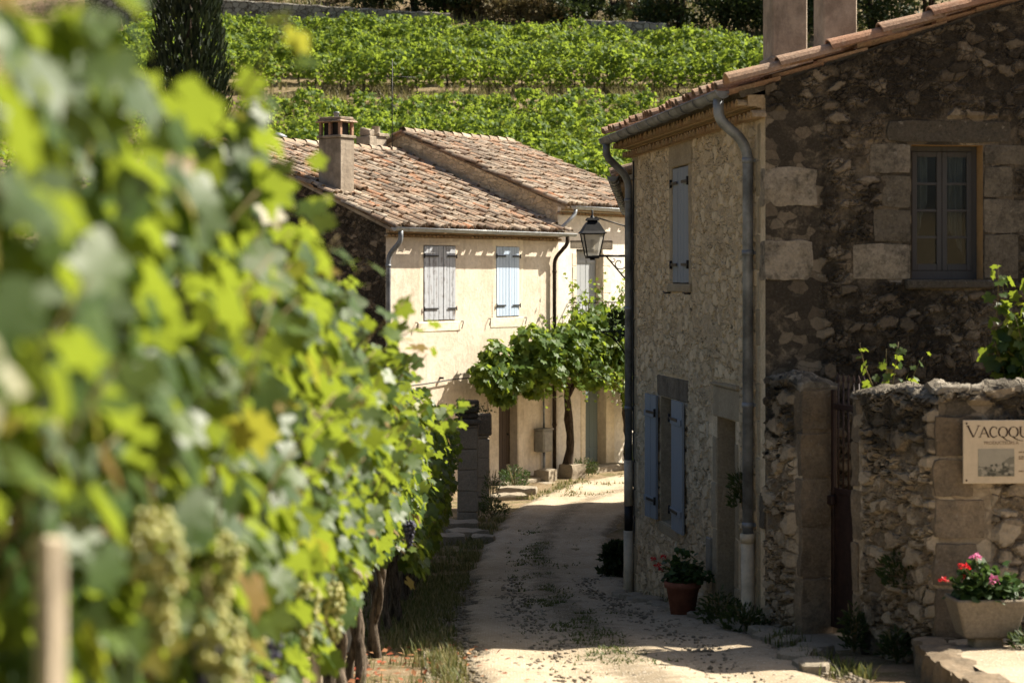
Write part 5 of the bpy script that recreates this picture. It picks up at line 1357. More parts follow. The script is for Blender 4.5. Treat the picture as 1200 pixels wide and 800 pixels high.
# ------------------------------------------------------------------ hillside vineyards
def hill_vine_mesh(seed, n=300, w=.70, h=1.55, tm=LEAF1):
    global rng
    mb = MB(); mt = MB()
    ph = seed*1.7
    for s in (0,):
        mt.tube([(.03*math.sin(ph+k), .03*math.cos(ph*2+k), -.1+.11*k) for k in range(7)], [.05,.045,.04,.035,.033,.03,.03], 6, 0)
    th_ = rng.random(n)*6.283; zz = .30 + (h-.30)*rng.random(n)**.85
    rad = w*(.35+.65*np.sqrt(np.clip(1-((zz-.75)/(h-.72))**2*np.sign(np.maximum(zz-.75,0)+1e-6), .02, 1)))*np.sqrt(rng.uniform(.25,1,n))
    lump = np.array([mnoise.noise(Vector((math.cos(a)*1.3+seed, math.sin(a)*1.3, z_*1.8))) for a, z_ in zip(th_, zz)])
    rad = rad*(1+.45*lump)
    pos = np.stack([rad*np.cos(th_)*1.05, rad*np.sin(th_)*.85, zz], 1); d = np.stack([np.cos(th_), np.sin(th_), rng.uniform(0,.9,n)], 1)
    scatter(mb, tm, pos, unit(d*.5+np.array([0,0,-.8])+rng.normal(size=(n,3))*.4), unit(d*.7+np.array([0,0,.5])+rng.normal(size=(n,3))*.4), rng.uniform(.13,.21,n), np.clip(leaf_rnd(n, .9) + (-.16,-.05,.0,.06,.12,-.1,.18)[seed % 7], 0, 1))
    for k in range(6):                  # upright shoot tips
        a = random.random()*6.28; q = random.uniform(.1,.45)*w
        path = cane((q*math.cos(a), q*math.sin(a), h*.8), (.3*math.cos(a),.3*math.sin(a),1), random.uniform(.3,.55), .3, .2, 6)
        p, t, nn, sz, f = cane_leaves(path, .06, .16, .07, (0,0,.2), .05); scatter(mb, tm, p, t, nn, sz, np.clip(leaf_rnd(len(p),.7)+.3*f, 0, 1))
    return mb, mt
protos = []
for s in range(7):
    mb, mt = hill_vine_mesh(s)
    f = mb.build('foliage', M['hill_leaf']); t = mt.build('trunk', M['bark_dark']); protos.append((f.data, t.data)); 
    bpy.data.objects.remove(f); bpy.data.objects.remove(t)
ORD = ['front','second','third','fourth','fifth','sixth','seventh','eighth','ninth']
def hill_vine(x, y, label, group):
    z = gzf(x, y); v = empty('grapevine', (x, y, z), random.uniform(-.4,.4) + (math.pi if random.random() < .5 else 0))
    s = random.uniform(.88, 1.12); v.scale = (s*1.05, s, s*random.uniform(.9,1.12))
    fm, tm = random.choice(protos)
    for nm, me in (('foliage', fm), ('trunk', tm)):
        o = bpy.data.objects.new(nm, me); col.objects.link(o); o.parent = v
    tag(v, label, 'grapevine', group); return v
count = 0
stuff_pts = []
for r in range(7):
    y0 = 82.2 + r*2.15
    for k in range(30):
        x = -19 + k*1.08 + random.uniform(-.12,.12) + .3*r; y = y0 + random.uniform(-.12,.12) - .06*(x+2)*(.3+.1*r)
        if y > wall_line(x) - 1.2 or x > 12.8: continue
        if abs(x+9.6) < .0: continue
        if r == 0 and random.random() < .05: continue
        hill_vine(x, y, f'leafy vine in the {ORD[r]} row uphill of the dry hillside track', 'vines of the upper hillside vineyard'); count += 1
for r in range(10):
    y0 = 54.6 + r*2.45
    for k in range(34):
        x = -22 + k*1.08 + random.uniform(-.12,.12); y = y0 + random.uniform(-.1,.1) - .03*(x+2)
        if -7.6 < x < 5.0 and r < 9 or (r == 9 and -9.6 < x < 8): 
            if count < 296:
                hill_vine(x, y, f'leafy vine in the {ORD[9-r] if r > 0 else "lowest"} row of the vineyard directly below the track', 'vines of the lower hillside vineyard'); count += 1; continue
        stuff_pts.append((x, y))
# rest of the lower vineyard, mostly hidden behind the cypress, row and roofs
mb = MB()
for (x, y) in stuff_pts:
    a, b = hill_vine_mesh(random.randint(0, 50), 80, .6, 1.4, LEAF0)
    z = gzf(x, y)
    for blk in a.v: blk += np.array([x, y, z])
    for (f, mi, rn, sm), in zip(a.f): mb.f.append((f + mb.n, 0, rn, sm))
    mb.v += a.v; mb.d += a.d; mb.n += a.n
tag(mb.build('vineyard', M['hill_leaf']), 'outer vines of the lower hillside vineyard, left and right', 'vineyard', kind='stuff')

# ------------------------------------------------------------------ trees and scrub
def cypress(x, y, h, r, label, n=5200, zb=None):
    z = gzf(x, y); t = empty('cypress', (x, y, z)); mb = MB()
    mb.tube([(0,0,-.2),(0,0,h*.5),(0,0,h*.9)], [r*.16,r*.1,r*.03], 8); mb.build('trunk', M['bark_dark'], t)
    mb = MB(); q = rng.random(n)**1.15; zz = .25 + q*(h-.25); a = rng.random(n)*6.283
    prof = r*np.clip(np.minimum(1, (zz-.2)/(h*.1))**.6, .2, 1)*np.clip(1-q**2.6, .03, 1)**.6
    fl = np.array([mnoise.noise(Vector((math.cos(b)*2.6, math.sin(b)*2.6, zz_*.55))) for b, zz_ in zip(a, zz)])
    rad = prof*(1+.30*fl)*np.sqrt(rng.uniform(.45,1,n))
    pos = np.stack([rad*np.cos(a), rad*np.sin(a), zz], 1); d = np.stack([np.cos(a), np.sin(a), np.full(n,2.4)], 1)
    scatter(mb, SPRIG, pos, unit(d+rng.normal(size=(n,3))*.35), unit(np.stack([np.cos(a), np.sin(a), np.full(n,-.2)],1)+rng.normal(size=(n,3))*.5), rng.uniform(.16,.36,n)*(.6+.4*r), rng.random(n))
    mb.build('crown', M['cypress_leaf'], t); tag(t, label, 'cypress'); return t
cypress(-9.35, 57.5, 12.0, 1.12, 'big dark cypress column standing left in front of the vineyards', 9000)
cypress(-.55, wall_line(-.55)+3.2, 7.5, .5, 'slim dark cypress at the top edge above the upper vineyard', 3000)

def shrub(x, y, w, h, mat, label, cat='shrub', n=1500, name='shrub', ls=.2, d_=.8):
    z = gzf(x, y); t = empty(name, (x, y, z)); mb = MB()
    for k in range(5):
        a = random.random()*6.28; q = random.uniform(.2,.5)*w
        mb.tube([(0,0,-.2),(q*.3*math.cos(a),q*.3*math.sin(a),h*.35),(q*math.cos(a),q*math.sin(a),h*.75)], [.03+.02*h,.02+.012*h,.01], 6)
    mb.build('trunk', M['bark_dark'], t)
    mb = MB(); nc = int(9+w*5)
    for k in range(nc):
        a = random.random()*6.28; q = math.sqrt(random.random())*w*.8; zc = h*random.uniform(.06,.85)*(1-.35*(q/w)**2); rc = random.uniform(.26,.44)*min(w, h)
        m = n//nc; dd = rand_dir(m); rr = rc*rng.uniform(.45,1.05,(m,1))
        pos = np.array([q*math.cos(a), q*math.sin(a)*d_, zc]) + dd*rr*np.array([1,1,.8]); ok = pos[:, 2] > .02; pos = pos[ok]; dd = dd[ok]; m = len(pos)
        scatter(mb, OVAL, pos, unit(dd+np.array([0,0,.4])+rng.normal(size=(m,3))*.5), unit(dd+rng.normal(size=(m,3))*.6), rng.uniform(.6,1.3,m)*ls, rng.random(m))
    mb.build('crown', mat, t); tag(t, label, cat); return t
D, SC = M['dark_leaf'], M['scrub_leaf']
for (x, y, w, h, m, lab, n) in (
    (-6.6,101,1.3,2.4,D,'dark rounded bush above the left terrace wall, nearest the big cypress',1500),
    (-4.9,100.3,1.5,2.7,D,'large dark bush overhanging the end of the terrace wall',1900),
    (-3.3,100.0,1.3,2.4,D,'dark green bush left of the slim cypress',1700),
    (-2.0,99.8,.9,1.5,SC,'brown dry bush between dark bush and the slim cypress',900),
    (-1.3,100.6,.9,1.6,SC,'reddish dry scrub touching the slim cypress on its left',900),
    (.4,98.9,1.2,1.3,SC,'broad dry scrub right of the slim cypress',1100),
    (1.6,98.6,.9,1.2,SC,'straw coloured scrub below the upper stone wall',900),
    (2.6,98.4,.7,1.4,D,'small dark bush in front of the upper stone wall',800),
    (3.8,100.0,.8,1.7,D,'dark bush on top of the right terrace wall, leftmost',900),
    (5.0,100.2,.9,1.8,D,'second dark bush on top of the right terrace wall',900),
    (6.6,97.8,.8,1.5,SC,'olive scrub over the right end of the terrace wall',900),
    (8.0,97.4,1.7,3.2,D,'big dark tree mass above the right end of the vineyard',2400),
    (10.0,97.2,1.7,3.4,D,'big dark tree left of the stone house chimneys',2400),
    (12.2,97.6,1.6,3.3,D,'dark tree behind the near chimney of the stone house',2200),
    (14.2,96.5,1.6,3.3,D,'green tree between the two stone house chimneys',2200),
    (16.6,95.5,1.8,3.6,D,'green tree just right of the second stone house chimney',2400),
    (19.0,95,2.0,4.0,D,'green tree rising over the tiled gable edge',2400),
    (-9,103,1.0,1.2,SC,'dry scrub behind the terrace wall, right of the big cypress',800),
    (-12.5,103.5,1.2,1.4,SC,'dry scrub behind the terrace wall, left of the big cypress',800),
    (-15.5,103,1.2,1.7,D,'dark bush far left behind the terrace wall',900),
    (7.2,104,1.4,2.4,D,'dark bush higher on the slope behind the tree mass',1200),
    (2.2,108,1.8,2.2,D,'dark bush on the slope above the upper stone wall',1200)):
    y = wall_line(x) + (y - (97.2 - .21*(x+2)))
    shrub(x, y, w*1.45, h*1.3, m, lab, 'shrub' if h < 2.6 else 'tree', int(n*1.7), 'shrub' if h < 2.6 else 'hillside_tree', .22)
# dry terrace walls at the top of the vineyard
def terrace_wall(xa, xb, line, h, label, zoff=0.0):
    w = empty('terrace_wall', ((xa+xb)/2, line((xa+xb)/2), gzf((xa+xb)/2, line((xa+xb)/2)-.6)))
    mb = MB(); n = int((xb-xa)/.6)
    a = Vector((xa, line(xa), 0)); b = Vector((xb, line(xb), 0)); U = (b-a).normalized(); Ln_ = (b-a).length; o = w.location
    base = np.array([gzf(xa+(xb-xa)*t, line(xa+(xb-xa)*t)-.6) for t in np.linspace(0,1,40)])
    bf = lambda u: np.interp(u, np.linspace(0,Ln_,40), base)
    us = np.linspace(0, Ln_, int(Ln_/.1)); vs = []; N = Vector((U.y, -U.x, 0))
    rows = [(-.3,-.02),(.15,-.01),(.4,0),(.65,.01),(h-.02,.0),(h+.03,.06),(h+.02,.45),(h-.25,.5)]
    for u in us:
        tj = .07*mnoise.noise(Vector((u*1.8,0,2)))
        for (zz, dp_) in rows:
            p = a + U*u - N*dp_; q = .04*mnoise.noise(Vector((u*3.1, zz*5, 1)))
            vs.append((p.x+N.x*q-o.x, p.y+N.y*q-o.y, float(bf(u))+zz+(tj if zz > .9 else 0)-o.z))
    m = len(rows)
    mb.block(vs, [(i*m+k, i*m+m+k, i*m+m+1+k, i*m+1+k) for i in range(len(us)-1) for k in range(m-1)], 0, .5, False, None)
    ob = mb.build('wall', M['terrace'], w); tag(w, label, 'wall'); return w
wl = lambda x: wall_line(x) - .08
terrace_wall(-22, -3.0, wl, 1.75, 'long dry stone terrace wall across the top left of the vineyard')
terrace_wall(3.2, 7.2, wl, 1.7, 'pale dry stone terrace wall below the dark bushes at top centre')
terrace_wall(-.2, 4.6, lambda x: wall_line(x)+7.0, 1.5, 'upper dry stone wall on the slope right of the slim cypress')

# ------------------------------------------------------------------ vines on the ochre and cream houses
tv = empty('trellis_vine', (*ow(5.75, -.42), -4.30), OA)
tag(tv, 'old climbing vine spreading over the doors of the ochre house from one thick trunk', 'climbing vine')
mb = MB()
for (px_, py_, r_) in ((0,0,1),(.07,.03,.62),(-.06,.04,.6)): mb.tube([(px_*2.0,py_*1.5,-.1),(px_*1.2-.05,py_+.04,.3),(-px_*.6-.07,py_-.03,.75),(px_-.01,py_+.05,1.25),(-px_*.8-.09,.05,1.75),(-.15+px_*.5,0,2.1)], [.15*r_,.10*r_,.08*r_,.085*r_,.07*r_,.055*r_], 9)
mb.tube([(-.05,.05,1.75),(.2,.0,2.1),(.6,-.05,2.3),(1.2,-.1,2.35)], [.06,.05,.04,.03], 8)
mb.tube([(-.12,0,2.0),(-.7,-.2,2.3),(-1.5,-.3,2.4),(-2.4,-.3,2.35)], [.05,.04,.03,.02], 6); mb.tube([(-.1,0,2.0),(.3,-.3,2.5),(1,-.4,2.7)], [.05,.035,.02], 6)
mb.build('trunk', M['bark_dark'], tv)
def vine_mass(mb, blobs, n, tm=LEAF1, size=(.13,.21), hi=.9):
    for (cx, cy, cz, rx, ry, rz, wgt) in blobs:
        m = int(n*wgt); d = rand_dir(m); rr = rng.uniform(.35,1.0,(m,1))**.6
        lump = np.array([mnoise.noise(Vector((a*2.4+cx*3, b*2.4+cy, c*2.4+cz*3))) for a, b, c in d])[:, None]
        pos = np.array([cx,cy,cz]) + d*np.array([rx,ry,rz])*rr*(1+.35*lump)
        scatter(mb, tm, pos, unit(d*.5+np.array([0,-.15,-.8])+rng.normal(size=(m,3))*.4), unit(d*.7+np.array([0,-.3,.5])+rng.normal(size=(m,3))*.4), rng.uniform(*size,m), leaf_rnd(m,hi))
def vine_shoots(mb, mc, starts, dirs, n_per, ln):
    for s, d in zip(starts, dirs):
        for k in range(n_per):
            path = cane(np.array(s)+rng.normal(size=3)*.15, np.array(d)+rng.normal(size=3)*.25, random.uniform(.6,1)*ln, .8, .3, 8)
            mc.tube(path, np.linspace(.006,.002,len(path)), 4, 0)
            p, t, nn, sz, f = cane_leaves(path, .07, .17, .07, (0,-.4,.1), .06); scatter(mb, LEAF1, p, t, nn, sz, np.clip(leaf_rnd(len(p),.7)+.3*f,0,1))
mb = MB(); mc = MB()
# local x: 0 at trunk; the mass runs from -2.6 to +2.2 along the wall, out to -1.3 in front; z above ground
vine_mass(mb, [(-2.75,-.12,2.25,.45,.35,.40,.07),(-2.3,-.15,2.35,.6,.45,.42,.10),(-1.6,-.35,2.55,.75,.65,.50,.17),(-.8,-.45,2.75,.8,.75,.55,.2),(0.1,-.5,3.0,.85,.8,.62,.22),(.95,-.5,3.0,.8,.75,.65,.2),(1.6,-.45,2.9,.65,.65,.75,.16),(-2.7,-.1,1.95,.35,.25,.3,.03),(-3.2,-.1,2.35,.4,.28,.3,.04),(1.0,-.6,2.55,.6,.55,.4,.08),(.4,-.7,2.35,.5,.45,.35,.06),(-2.9,-.1,2.75,.4,.3,.3,.03),(-1.9,-.3,3.0,.5,.4,.35,.05),(-.3,-.75,2.25,.5,.4,.32,.06),(.9,-.7,2.3,.45,.4,.35,.06),(1.9,-.4,2.3,.4,.4,.7,.10),(-1.5,-.1,2.0,.35,.25,.25,.03)], 4300)
vine_shoots(mb, mc, [(-.3,-.2,3.3),(.3,-.2,3.5),(.9,-.2,3.5),(-1.2,-.3,2.9),(1.5,-.3,3.4)], [(0,-.2,1)]*5, 5, .9)
vine_shoots(mb, mc, [(-.2,-.9,2.4),(-1.0,-.7,2.3),(-1.8,-.4,2.2),(.4,-.8,2.4)], [(0,-.5,-.8)]*4, 6, .75)
mb.merge(mc, 1); mb.build('foliage', [M['trellis_leaf'], M['cane']], tv)

tv2 = empty('trellis_vine', (*ow(8.05, -.35), -4.35), OA)
tag(tv2, 'thin stemmed climbing vine by the cream house door, hanging dark beside the downpipe', 'climbing vine')
mb = MB()
mb.tube([(.05,0,-.1),(0,.05,.4),(.08,.05,.8),(-.02,.08,1.3),(.05,.05,1.8),(.1,0,2.3)], [.04,.035,.03,.03,.028,.02], 7); mb.tube([(.15,.05,-.1),(.2,0,.35),(-.02,.05,.9),(.12,.1,1.4),(.1,.1,2.2)], [.03,.026,.024,.022,.018], 6)
mb.build('trunk', M['bark_dark'], tv2)
mb = MB(); mc = MB()
vine_mass(mb, [(-.35,-.4,2.5,.5,.5,.8,.3),(.1,-.45,2.3,.5,.5,1.1,.4),(.6,-.45,2.2,.6,.5,1.2,.45),(1.2,-.4,2.4,.6,.6,1.1,.3),(.9,-.3,1.75,.3,.3,.4,.07),(.15,-.1,.35,.22,.2,.3,.04)], 1700)
vine_shoots(mb, mc, [(.6,-.5,1.9),(1.0,-.4,1.7)], [(0,-.2,-1)]*2, 4, .55)
mb.merge(mc, 1); mb.build('foliage', [M['trellis_leaf'], M['cane']], tv2)

# wall cable across the ochre front, left of the vine
cb = empty('wall_cable', (*ow(2.0, -.05), -2.05), OA); tag(cb, 'thin dark cable strung across the ochre wall left of the vine', 'cable')
mb = MB(); mb.tube([(u, -.02, .03*math.sin(u*1.3)-.03*abs(u)) for u in np.linspace(-1.9,1.7,16)], .014, 5); mb.build('wire', M['cable'], cb)
for u in (-1.5,-.3,1.0):
    mb = MB(); mb.box((u-.02,-.03,.02),(u+.02,.05,.06)); mb.build('clip', M['iron'], cb)

# meter box, stone blocks
mx = empty('meter_box', (*ow(5.12, -.15), -3.72), OA); tag(mx, 'grey metal meter box on the ochre wall beside the vine trunk', 'meter box')
mb = MB(); mb.bbox((-.18,-.10,0),(.18,.14,.46),.015); mb.bbox((-.20,-.12,.462),(.20,.14,.50),.01); mb.build('box', M['meter'], mx)
mb = MB(); mb.bbox((-.15,-.112,.04),(.15,-.102,.42),.004); mb.build('door', M['meter'], mx)
mb = MB(); mb.tube([(.1,.08,0),(.1,.08,-.55)], .03, 8); mb.tube([(.1,.08,.5),(.12,.1,1.3)], .022, 8); mb.build('conduit', M['zinc'], mx)
def stone_block(x, y, w, d, h, rz, label, zb=None, r=.6, name='stone_block', cat='stone', group=None):
    zz = gzf(x, y) if zb is None else zb
    o = empty(name, (x, y, zz), rz); mb = MB()
    rough_block(mb, w, d, h, r)
    mb.build('block', M['slab'], o); tag(o, label, cat, group); return o
x, y = ow(4.78, -.42); stone_block(x, y, .44, .36, .26, OA+.15, 'rough squared stone block at the foot of the ochre wall, in sun', -4.31, .45)
x, y = ow(5.72, -.45); stone_block(x, y, .46, .40, .30, OA-.1, 'stone block bench around the base of the thick vine trunk', -4.31, .5)
# gate pillars at the end of the vine row
def pillar(x, y, w, h, label, cap=True):
    z = gzf(x, y); o = empty('gate_pillar', (x, y, z), .03); mb = MB()
    zz = -.15; k = 0
    while zz < h-.45:
        hh = .36; mb.bbox((-w/2,-w/2,zz+.004),(w/2,w/2,min(zz+hh,h-.4)-.004),.015,0,.35+.3*random.random(),None,.008); zz += hh; k += 1
    mb.build('shaft', M['slab'], o)
    mb = MB()
    if cap:
        mb.bbox((-w/2-.06,-w/2-.06,h-.40),(w/2+.06,w/2+.06,h-.30),.02,0,.3,None,.012)
        for q in range(3):
            for r_ in range(2): mb.bbox((-w/2-.02+r_*w*.5,-w/2-.02,h-.30+q*.11),(-w/2+.0+r_*w*.5+w*.53,w/2+.03,h-.30+q*.11+.105),.03,0,random.uniform(.05,.4),None,.025)
    else: mb.bbox((-w/2-.03,-w/2-.03,h-.4),(w/2+.03,w/2+.03,h),.03,0,.4,None,.02)
    mb.build('cap', M['dressed'], o); tag(o, label, 'pillar'); return o
pl = pillar(-.76, 34.2, .35, 2.1, 'nearer stone gate pillar with crumbling overgrown top at the end of the vine row')
pillar(-.57, 36.8, .3, 1.75, 'thinner pale pillar just behind the crumbling gate pillar', False)
mb = MB(); 
for k in range(60):
    a = random.random()*6.28; s = np.array([random.uniform(-.25,.25), random.uniform(-.25,.25), 1.95]); 
    path = cane(s, (math.cos(a)*.8, math.sin(a)*.8, random.uniform(-.2,.6)), random.uniform(.12,.35), 3, .4, 5); p, t, nn, sz, f = cane_leaves(path, .035, .07, .03, (0,0,.2), .02); scatter(mb, OVAL, p, t, nn, sz, rng.random(len(p)))
cr = mb.build('creeper', M['weed'], None, (-.75,34.2,gzf(-.75,34.2))); tag(cr, 'small creeper and weeds growing over the crumbling gate pillar top', 'plant')
for k, (x, y, w, d, h) in enumerate(((-.95,33.1,.75,.5,.16),(-.72,32.2,.6,.45,.10),(-.45,31.6,.38,.3,.09),(-1.0,31.4,.5,.4,.12),(-.15,38.6,.9,.5,.06),(.1,39.6,.8,.5,.10))):
    stone_block(x, y, w, d, h, random.uniform(-.3,.3), ['broad stone step at the foot of the gate pillar','lower flat stone step below the gate pillar','pale loose flat stone beside the pillar steps','stone step half under the last vine','flat sunlit slab in front of the ochre doorstep, lower','flat sunlit slab next to the ochre doorstep, upper'][k], None, .5+.1*(k % 3), 'stone_step' if k not in (2,) else 'flat_stone', 'step' if k != 2 else 'stone')

# ------------------------------------------------------------------ lantern on the stone house corner
hx, hy = stone_house.location.x, stone_house.location.y
def sh(x, y):
    c, s = math.cos(th), math.sin(th); return (hx+c*x-s*y, hy+s*x+c*y)
lx, ly = sh(-.52, 6.2)
lamp = empty('wall_lantern', (*sh(-.06, 6.22), .26), th)
tag(lamp, 'black iron street lantern on a scrolled bracket at the far corner of the stone house', 'lantern')
mb = MB(); ax_ = -.43
mb.tube([(-.02,0,0),(ax_,0,0)], .014, 8); mb.tube([(-.02,0,-.30),(-.02,0,.38)], .012, 6); mb.tube([(-.03,0,-.27),(-.26,0,-.005)], .010, 6)
sp = [(-.095+(.012+.012*t)*math.cos(t*1.0)*1.0, 0, -.09+(.012+.012*t)*math.sin(t*1.0)) for t in np.linspace(0,6.0,40)]; mb.tube(sp, .006, 5)
sp = [(-.17+(.006+.006*t)*math.cos(-t+2), 0, -.045+(.006+.006*t)*math.sin(-t+2)) for t in np.linspace(0,5,28)]; mb.tube(sp, .005, 5)
mb.tube([(-.02,.0,.36),(ax_+.03,0,.47)], .009, 6)
mb.build('bracket', M['iron'], lamp)
def ring4(mb, w0, z0, w1, z1, mi=0, c=ax_):
    vs = [(c-w0,-w0,z0),(c+w0,-w0,z0),(c+w0,w0,z0),(c-w0,w0,z0),(c-w1,-w1,z1),(c+w1,-w1,z1),(c+w1,w1,z1),(c-w1,w1,z1)]
    mb.block(vs, [(0,1,5,4),(1,2,6,5),(2,3,7,6),(3,0,4,7)], mi, .5); return vs
mb = MB()
mb.bbox((ax_-.075,-.075,-.03),(ax_+.075,.075,.0),.006); mb.tube([(ax_,0,-.05),(ax_,0,-.02)], .03, 8)
for sx_ in (-1,1):
    for sy_ in (-1,1): mb.tube([(ax_+sx_*.075,sy_*.075,0),(ax_+sx_*.125,sy_*.125,.27)], .009, 6)
for (a_, b_) in (((-1,-1),(1,-1)),((1,-1),(1,1)),((1,1),(-1,1)),((-1,1),(-1,-1))):
    mb.tube([(ax_+a_[0]*.127,a_[1]*.127,.27),(ax_+b_[0]*.127,b_[1]*.127,.27)], .011, 6)
mb.build('frame', M['iron'], lamp)
mb = MB(); ring4(mb, .155, .272, .13, .30); ring4(mb, .13, .30, .075, .40); ring4(mb, .075, .40, .05, .42); ring4(mb, .05, .42, .075, .43); ring4(mb, .075, .43, .06, .46)
mb.poly([(ax_-.06,-.06,.46),(ax_+.06,-.06,.46),(ax_+.06,.06,.46),(ax_-.06,.06,.46)]); mb.poly([(ax_-.155,-.155,.272),(ax_-.155,.155,.272),(ax_+.155,.155,.272),(ax_+.155,-.155,.272)])
mb.lathe([(.03,0),(.02,.02),(.012,.04),(.012,.09),(0,.10)], (ax_,0,.46), 8); mb.build('hood', M['iron'], lamp)
mb = MB(); ring4(mb, .072, .005, .118, .262); mb.build('pane', M['lamp_glass'], lamp)
mb = MB(); mb.lathe([(.02,0),(.028,.03),(.028,.15),(.015,.18),(0,.185)], (ax_,0,.02), 10); mb.build('mantle', M['cream_pipe'], lamp)
br = empty('plant_bracket', (*sh(-.06, 6.35), -.68), th); tag(br, 'small iron wall bracket holding a leafy plant under the lantern', 'bracket')
mb = MB(); mb.tube([(0,0,.02),(-.30,0,.02)], .011, 6); mb.tube([(0,0,-.26),(0,0,.04)], .010, 6); mb.tube([(-.29,0,.015),(-.16,0,-.05),(-.06,0,-.16),(-.005,0,-.25)], .010, 6)
mb.tube([(-.12+.05*math.cos(t)*(.3+t/8), 0, -.05+.05*math.sin(t)*(.3+t/8)) for t in np.linspace(0,6.3,24)], .005, 5); mb.build('bracket', M['iron'], br)
mb = MB(); n = 140; d = rand_dir(n); scatter(mb, OVAL, np.array([-.09,0,.10])+d*np.array([.12,.12,.16])*rng.uniform(.3,1,(n,1)), unit(d+np.array([0,0,.4])), rand_dir(n), rng.uniform(.05,.09,n), rng.random(n)); mb.build('foliage', M['dark_leaf'], br)

# ------------------------------------------------------------------ pots and flowers
def flower_head(mb, c, r, n=26):
    d = rand_dir(n); d[:, 2] = np.abs(d[:, 2])*.8+.05; d = unit(d); pos = np.array(c)+d*r*.75
    scatter(mb, OVAL, pos-d*r*.2, unit(rand_dir(n)+d*.6), d, rng.uniform(.55,.9,n)*r, rng.random(n))
def geranium(parent, c, w, d_, h, heads, n=420):
    mb = MB(); q = rand_dir(n); q[:, 2] = np.abs(q[:, 2]); rr = rng.uniform(.3,1,(n,1))
    lump = np.array([mnoise.noise(Vector(p*2.5)) for p in q])[:, None]
    pos = np.array(c)+q*np.array([w,d_,h])*rr*(1+.4*lump)
    scatter(mb, LEAF0, pos, unit(q*.8+np.array([0,0,-.3])+rng.normal(size=(n,3))*.4), unit(q*.4+np.array([0,0,.8])+rng.normal(size=(n,3))*.4), rng.uniform(.05,.09,n), rng.random(n))
    for (p, r, m) in heads: mb.tube([(c[0],c[1],c[2]),((c[0]+p[0])/2,(c[1]+p[1])/2,(c[2]+p[2])/2+.03),p], .003, 4, 1, .5)
    mb.build('foliage', [M['pot_leaf'], M['cane']], parent)
    for (p, r, m) in heads:
        mb = MB(); flower_head(mb, p, r); mb.build('flower', M[m], parent)
px_, py_ = 3.50, 14.72; pz_ = tz(px_, py_) - .005
pt = empty('stone_planter', (px_, py_, pz_), .06); tag(pt, 'tapered stone planter on a foot with red and pink geraniums below the sign', 'planter')
mb = MB(); mb.bbox((-.11,-.09,0),(.11,.09,.08),.012,0,.4,None,.006); mb.build('foot', M['quoin'], pt)
mb = MB(); A0, B0, A1, B1 = .19, .13, .27, .19
vs = [(-A0,-B0,.081),(A0,-B0,.081),(A0,B0,.081),(-A0,B0,.081),(-A1,-B1,.37),(A1,-B1,.37),(A1,B1,.37),(-A1,B1,.37),(-A1+.04,-B1+.04,.375),(A1-.04,-B1+.04,.375),(A1-.04,B1-.04,.375),(-A1+.04,B1-.04,.375),(-A1+.05,-B1+.05,.30),(A1-.05,-B1+.05,.30),(A1-.05,B1-.05,.30),(-A1+.05,B1-.05,.30)]
fs = [(3,2,1,0)] + [(r*4+k, r*4+(k+1) % 4, r*4+4+(k+1) % 4, r*4+4+k) for r in range(3) for k in range(4)]
mb.block(vs, fs, 0, .35); bowl = mb.build('bowl', M['slab'], pt)
bm_ = bowl.modifiers.new('bevel', 'BEVEL'); bm_.width = .02; bm_.segments = 3
mb = MB(); mb.poly([(-.22,-.14,.335),(.22,-.14,.335),(.22,.14,.335),(-.22,.14,.335)]); mb.build('soil', M['soil'], pt)
geranium(pt, (0,0,.36), .30, .20, .26, [((-.34,-.10,.50),.038,'petal_red'),((-.20,-.12,.60),.045,'petal_red'),((-.09,-.05,.66),.042,'petal_pink'),((-.00,-.20,.51),.05,'petal_pink'),((.33,-.1,.53),.035,'petal_mag'),((-.18,-.05,.52),.025,'petal_red')], 520)
px_, py_ = sh(-.32, 1.98); pz_ = gzf(px_, py_)
pt = empty('flower_pot', (px_, py_, pz_)); tag(pt, 'terracotta pot with red geraniums against the stone house between window and door', 'flower pot')
mb = MB(); mb.lathe([(0,.0),(.115,.0),(.165,.30),(.185,.30),(.188,.36),(.165,.362),(.155,.30),(0,.30)], (0,0,0), 24); mb.build('pot', M['terracotta'], pt)
mb = MB(); mb.lathe([(.156,0),(0,.01)], (0,0,.315), 20); mb.build('soil', M['soil'], pt)
geranium(pt, (.02,0,.36), .26, .22, .28, [((-.26,-.1,.52),.04,'petal_red'),((-.20,-.08,.60),.035,'petal_red'),((-.30,-.05,.58),.03,'petal_red'),((-.22,.05,.46),.03,'petal_red')], 420)

# ------------------------------------------------------------------ plants at the walls
def young_vine(x, y, z, shoots, label, ls=.14, name='young_vine', mass=()):
    o = empty(name, (x, y, z)); mb = MB(); mc = MB()
    for (c_, r_, m_) in mass:
        q = rand_dir(m_); pos = np.array(c_)+q*np.array(r_)*rng.uniform(.3,1,(m_,1))
        scatter(mb, LEAF2, pos, unit(q*.5+np.array([-.1,-.15,-.8])+rng.normal(size=(m_,3))*.35), unit(q*.7+np.array([-.2,-.4,.5])+rng.normal(size=(m_,3))*.35), rng.uniform(.11,.19,m_), leaf_rnd(m_,.9))
    for (s, d, ln, dr) in shoots:
        path = cane(s, d, ln, dr, .16, 10); mc.tube(path, np.linspace(.009,.0025,len(path)), 5, 0)
        p, t, nn, sz, f = cane_leaves(path, .05, ls, ls*.45, (-.2,-.3,.2), .06); scatter(mb, LEAF2, p, t, nn, sz, np.clip(leaf_rnd(len(p),.75)+.3*f,0,1))
    mb.build('foliage', M['vine_leaf'], o); mc.build('stem', M['cane'], o); tag(o, label, 'vine'); return o
zz = gzf(4.2, 16.2)
